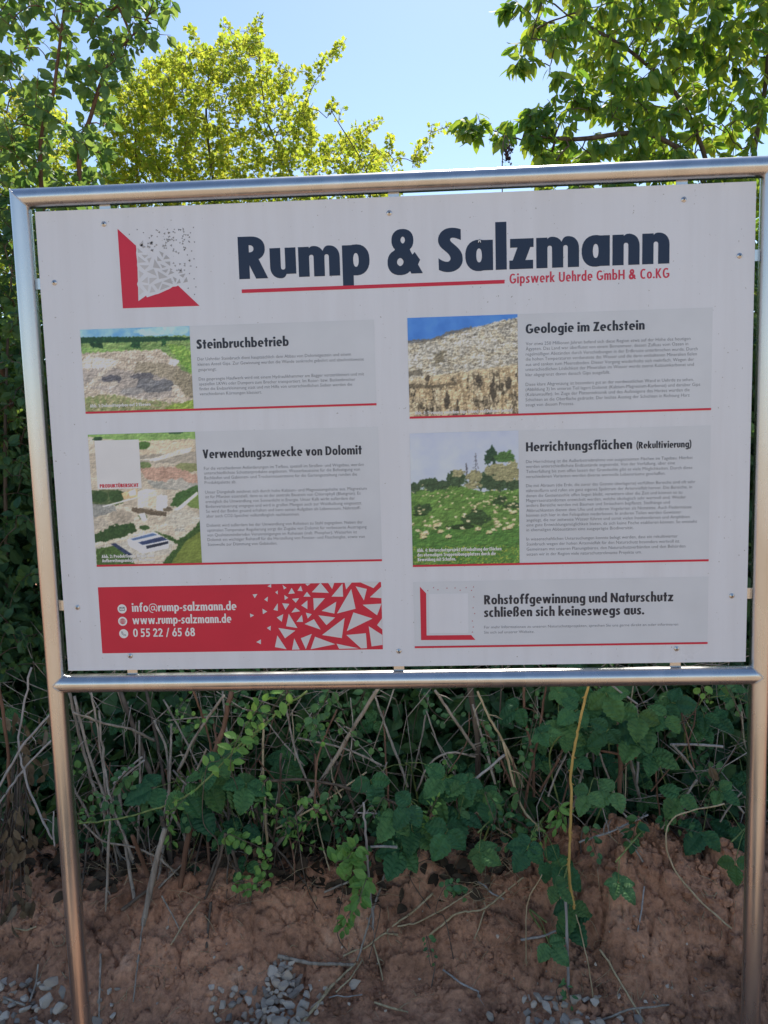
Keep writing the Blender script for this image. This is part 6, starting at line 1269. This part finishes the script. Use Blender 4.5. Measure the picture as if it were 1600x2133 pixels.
# dry dark seed head above the top rail
sb = at(1046, 352, .8); st_ = at(1058, 330, .8); root = tag(empty('dry_seed_stalk', gnd(at(1030, 1560, .9))), 'dark withered seed head on a stalk poking above the top rail', 'dead stalk'); b0 = np.array(root.location)
G = Geo(); G.add(*tube(smooth_path([b0, (b0 + sb) / 2 + [.03, 0, 0], sb, at(1068, 302, .8)], 16), np.linspace(.003, .0012, 16), 5)); link('stem', mesh_from('stem', np.concatenate(G.V) - b0, G.F, M_bark, True), root)
P = np.array([at(1054 + 12 * t_ + rs.normal() * 4, 344 - 40 * t_ + rs.normal() * 4, .8 + rs.normal() * .008) for t_ in rs.random(34)])
M_seed = leaf_mat('withered_seed', [(.03, .022, .03), (.05, .035, .04)], [(.05, .03, .03), (.05, .03, .03)], .1)
V, F = leaves(P, rs.normal(size=(34, 3)) + [0, 0, .4], rs.normal(size=(34, 3)), rs.uniform(.008, .018, 34), 'ovate'); link('seed_head', mesh_from('seed_head', V - b0, [F], M_seed), root)

# ------------------------------------------------------------------ stones
def stone_mesh(seed):
    r = np.random.default_rng(seed); bm = bmesh.new(); ax = np.array([1.0, r.uniform(.6, .9), r.uniform(.45, .75)])
    for _ in range(13):
        v = r.normal(size=3); v /= np.linalg.norm(v); v = v * ax * r.uniform(.85, 1.0); bm.verts.new(v)
    bmesh.ops.convex_hull(bm, input=bm.verts[:]); 
    for v in [v for v in bm.verts if not v.link_faces]: bm.verts.remove(v)
    bmesh.ops.bevel(bm, geom=bm.edges[:], offset=.07, segments=2, affect='EDGES', clamp_overlap=True)
    me = bpy.data.meshes.new('stone'); bm.to_mesh(me); bm.free(); return me
SM = []
for k in range(9):
    me = stone_mesh(k); me.materials.append(M_stone if k < 6 else M_stone_warm); SM.append(me)
rs = np.random.default_rng(3); PL = []
def stones(box_, n, smin, smax, label, warm=.25, pile=0.0, tight=.62, heap=0.0):
    u0, u1, v0, v1 = box_; k = 0; tries = 0
    while k < n and tries < 4000:
        tries += 1
        u, v = rs.uniform(u0, u1), rs.uniform(v0, v1)
        if pile and (abs(u - (u0 + u1) / 2) / ((u1 - u0) / 2)) ** 1.3 > (v - v0) / (v1 - v0) * 1.0 + .12: continue
        sz = smin + (smax - smin) * rs.random() ** 1.3; p_ = ground_at(u, v)
        if any((p_[0] - q[0]) ** 2 + (p_[1] - q[1]) ** 2 < ((sz + q[2]) * tight) ** 2 for q in PL): continue
        PL.append((p_[0], p_[1], sz)); me = SM[rs.integers(6, 9) if rs.random() < warm else rs.integers(0, 6)]
        o = bpy.data.objects.new('stone', me); COL.objects.link(o); o.scale = (sz, sz, sz); o.rotation_euler = (rs.normal() * .35, rs.normal() * .35, rs.uniform(0, 6.28))
        o.location = (p_[0], p_[1], p_[2] + sz * rs.uniform(-.05, .4) + heap * max(0, 1 - (2 * (u - u0) / (u1 - u0) - 1) ** 2) * (v - v0) / (v1 - v0)); tag(o, label, 'stone', 'loose stones at the foot of the bank'); k += 1
stones((525, 655, 2000, 2160), 80, .011, .031, 'grey broken stone in the heap at the bottom, left of the middle', .22, 1, .46, .028)
stones((440, 545, 2060, 2150), 20, .013, .025, 'pale stone scattered left of the heap of grey stones', .5)
stones((-10, 130, 2050, 2150), 40, .013, .030, 'grey stone in the patch at the lower left corner', .3)
stones((180, 250, 2050, 2150), 9, .010, .02, 'dark stone right of the left post\'s foot', .2)
stones((1095, 1255, 2078, 2150), 28, .014, .029, 'grey angular stone in the row at the bottom below the white stick', .15)
stones((640, 690, 2060, 2150), 7, .010, .02, 'buff stone on the right edge of the grey heap', .7)
stones((1260, 1340, 2080, 2150), 6, .010, .017, 'small grey stone right of the row below the white stick', .3)
stones((280, 1500, 1900, 2150), 60, .003, .009, 'tiny stone bedded in the bare soil of the bank', .7)
def one_stone(u, v, sz, k, label, rot=(0, 0, 0), sink=.28):
    p_ = ground_at(u, v); o = bpy.data.objects.new('stone', SM[k]); COL.objects.link(o); o.scale = (sz,) * 3; o.rotation_euler = rot; o.location = (p_[0], p_[1], p_[2] + sz * sink); tag(o, label, 'stone', 'loose stones at the foot of the bank')
one_stone(108, 2050, .024, 7, 'large buff flat stone left of the left post\'s foot', (.5, .2, .6))
one_stone(1238, 2096, .021, 2, 'largest pale grey stone at the right end of the bottom row', (.3, .1, 1.0), .6)
one_stone(502, 2022, .012, 4, 'small light stone alone above the pale scattered stones')
one_stone(742, 2060, .026, 8, 'broad brown stone sunk in the soil right of the grey heap', (.2, 0, .3), .05)
one_stone(1020, 2122, .02, 6, 'pale jagged stone alone at the bottom right of the middle', (.2, .6, .2))
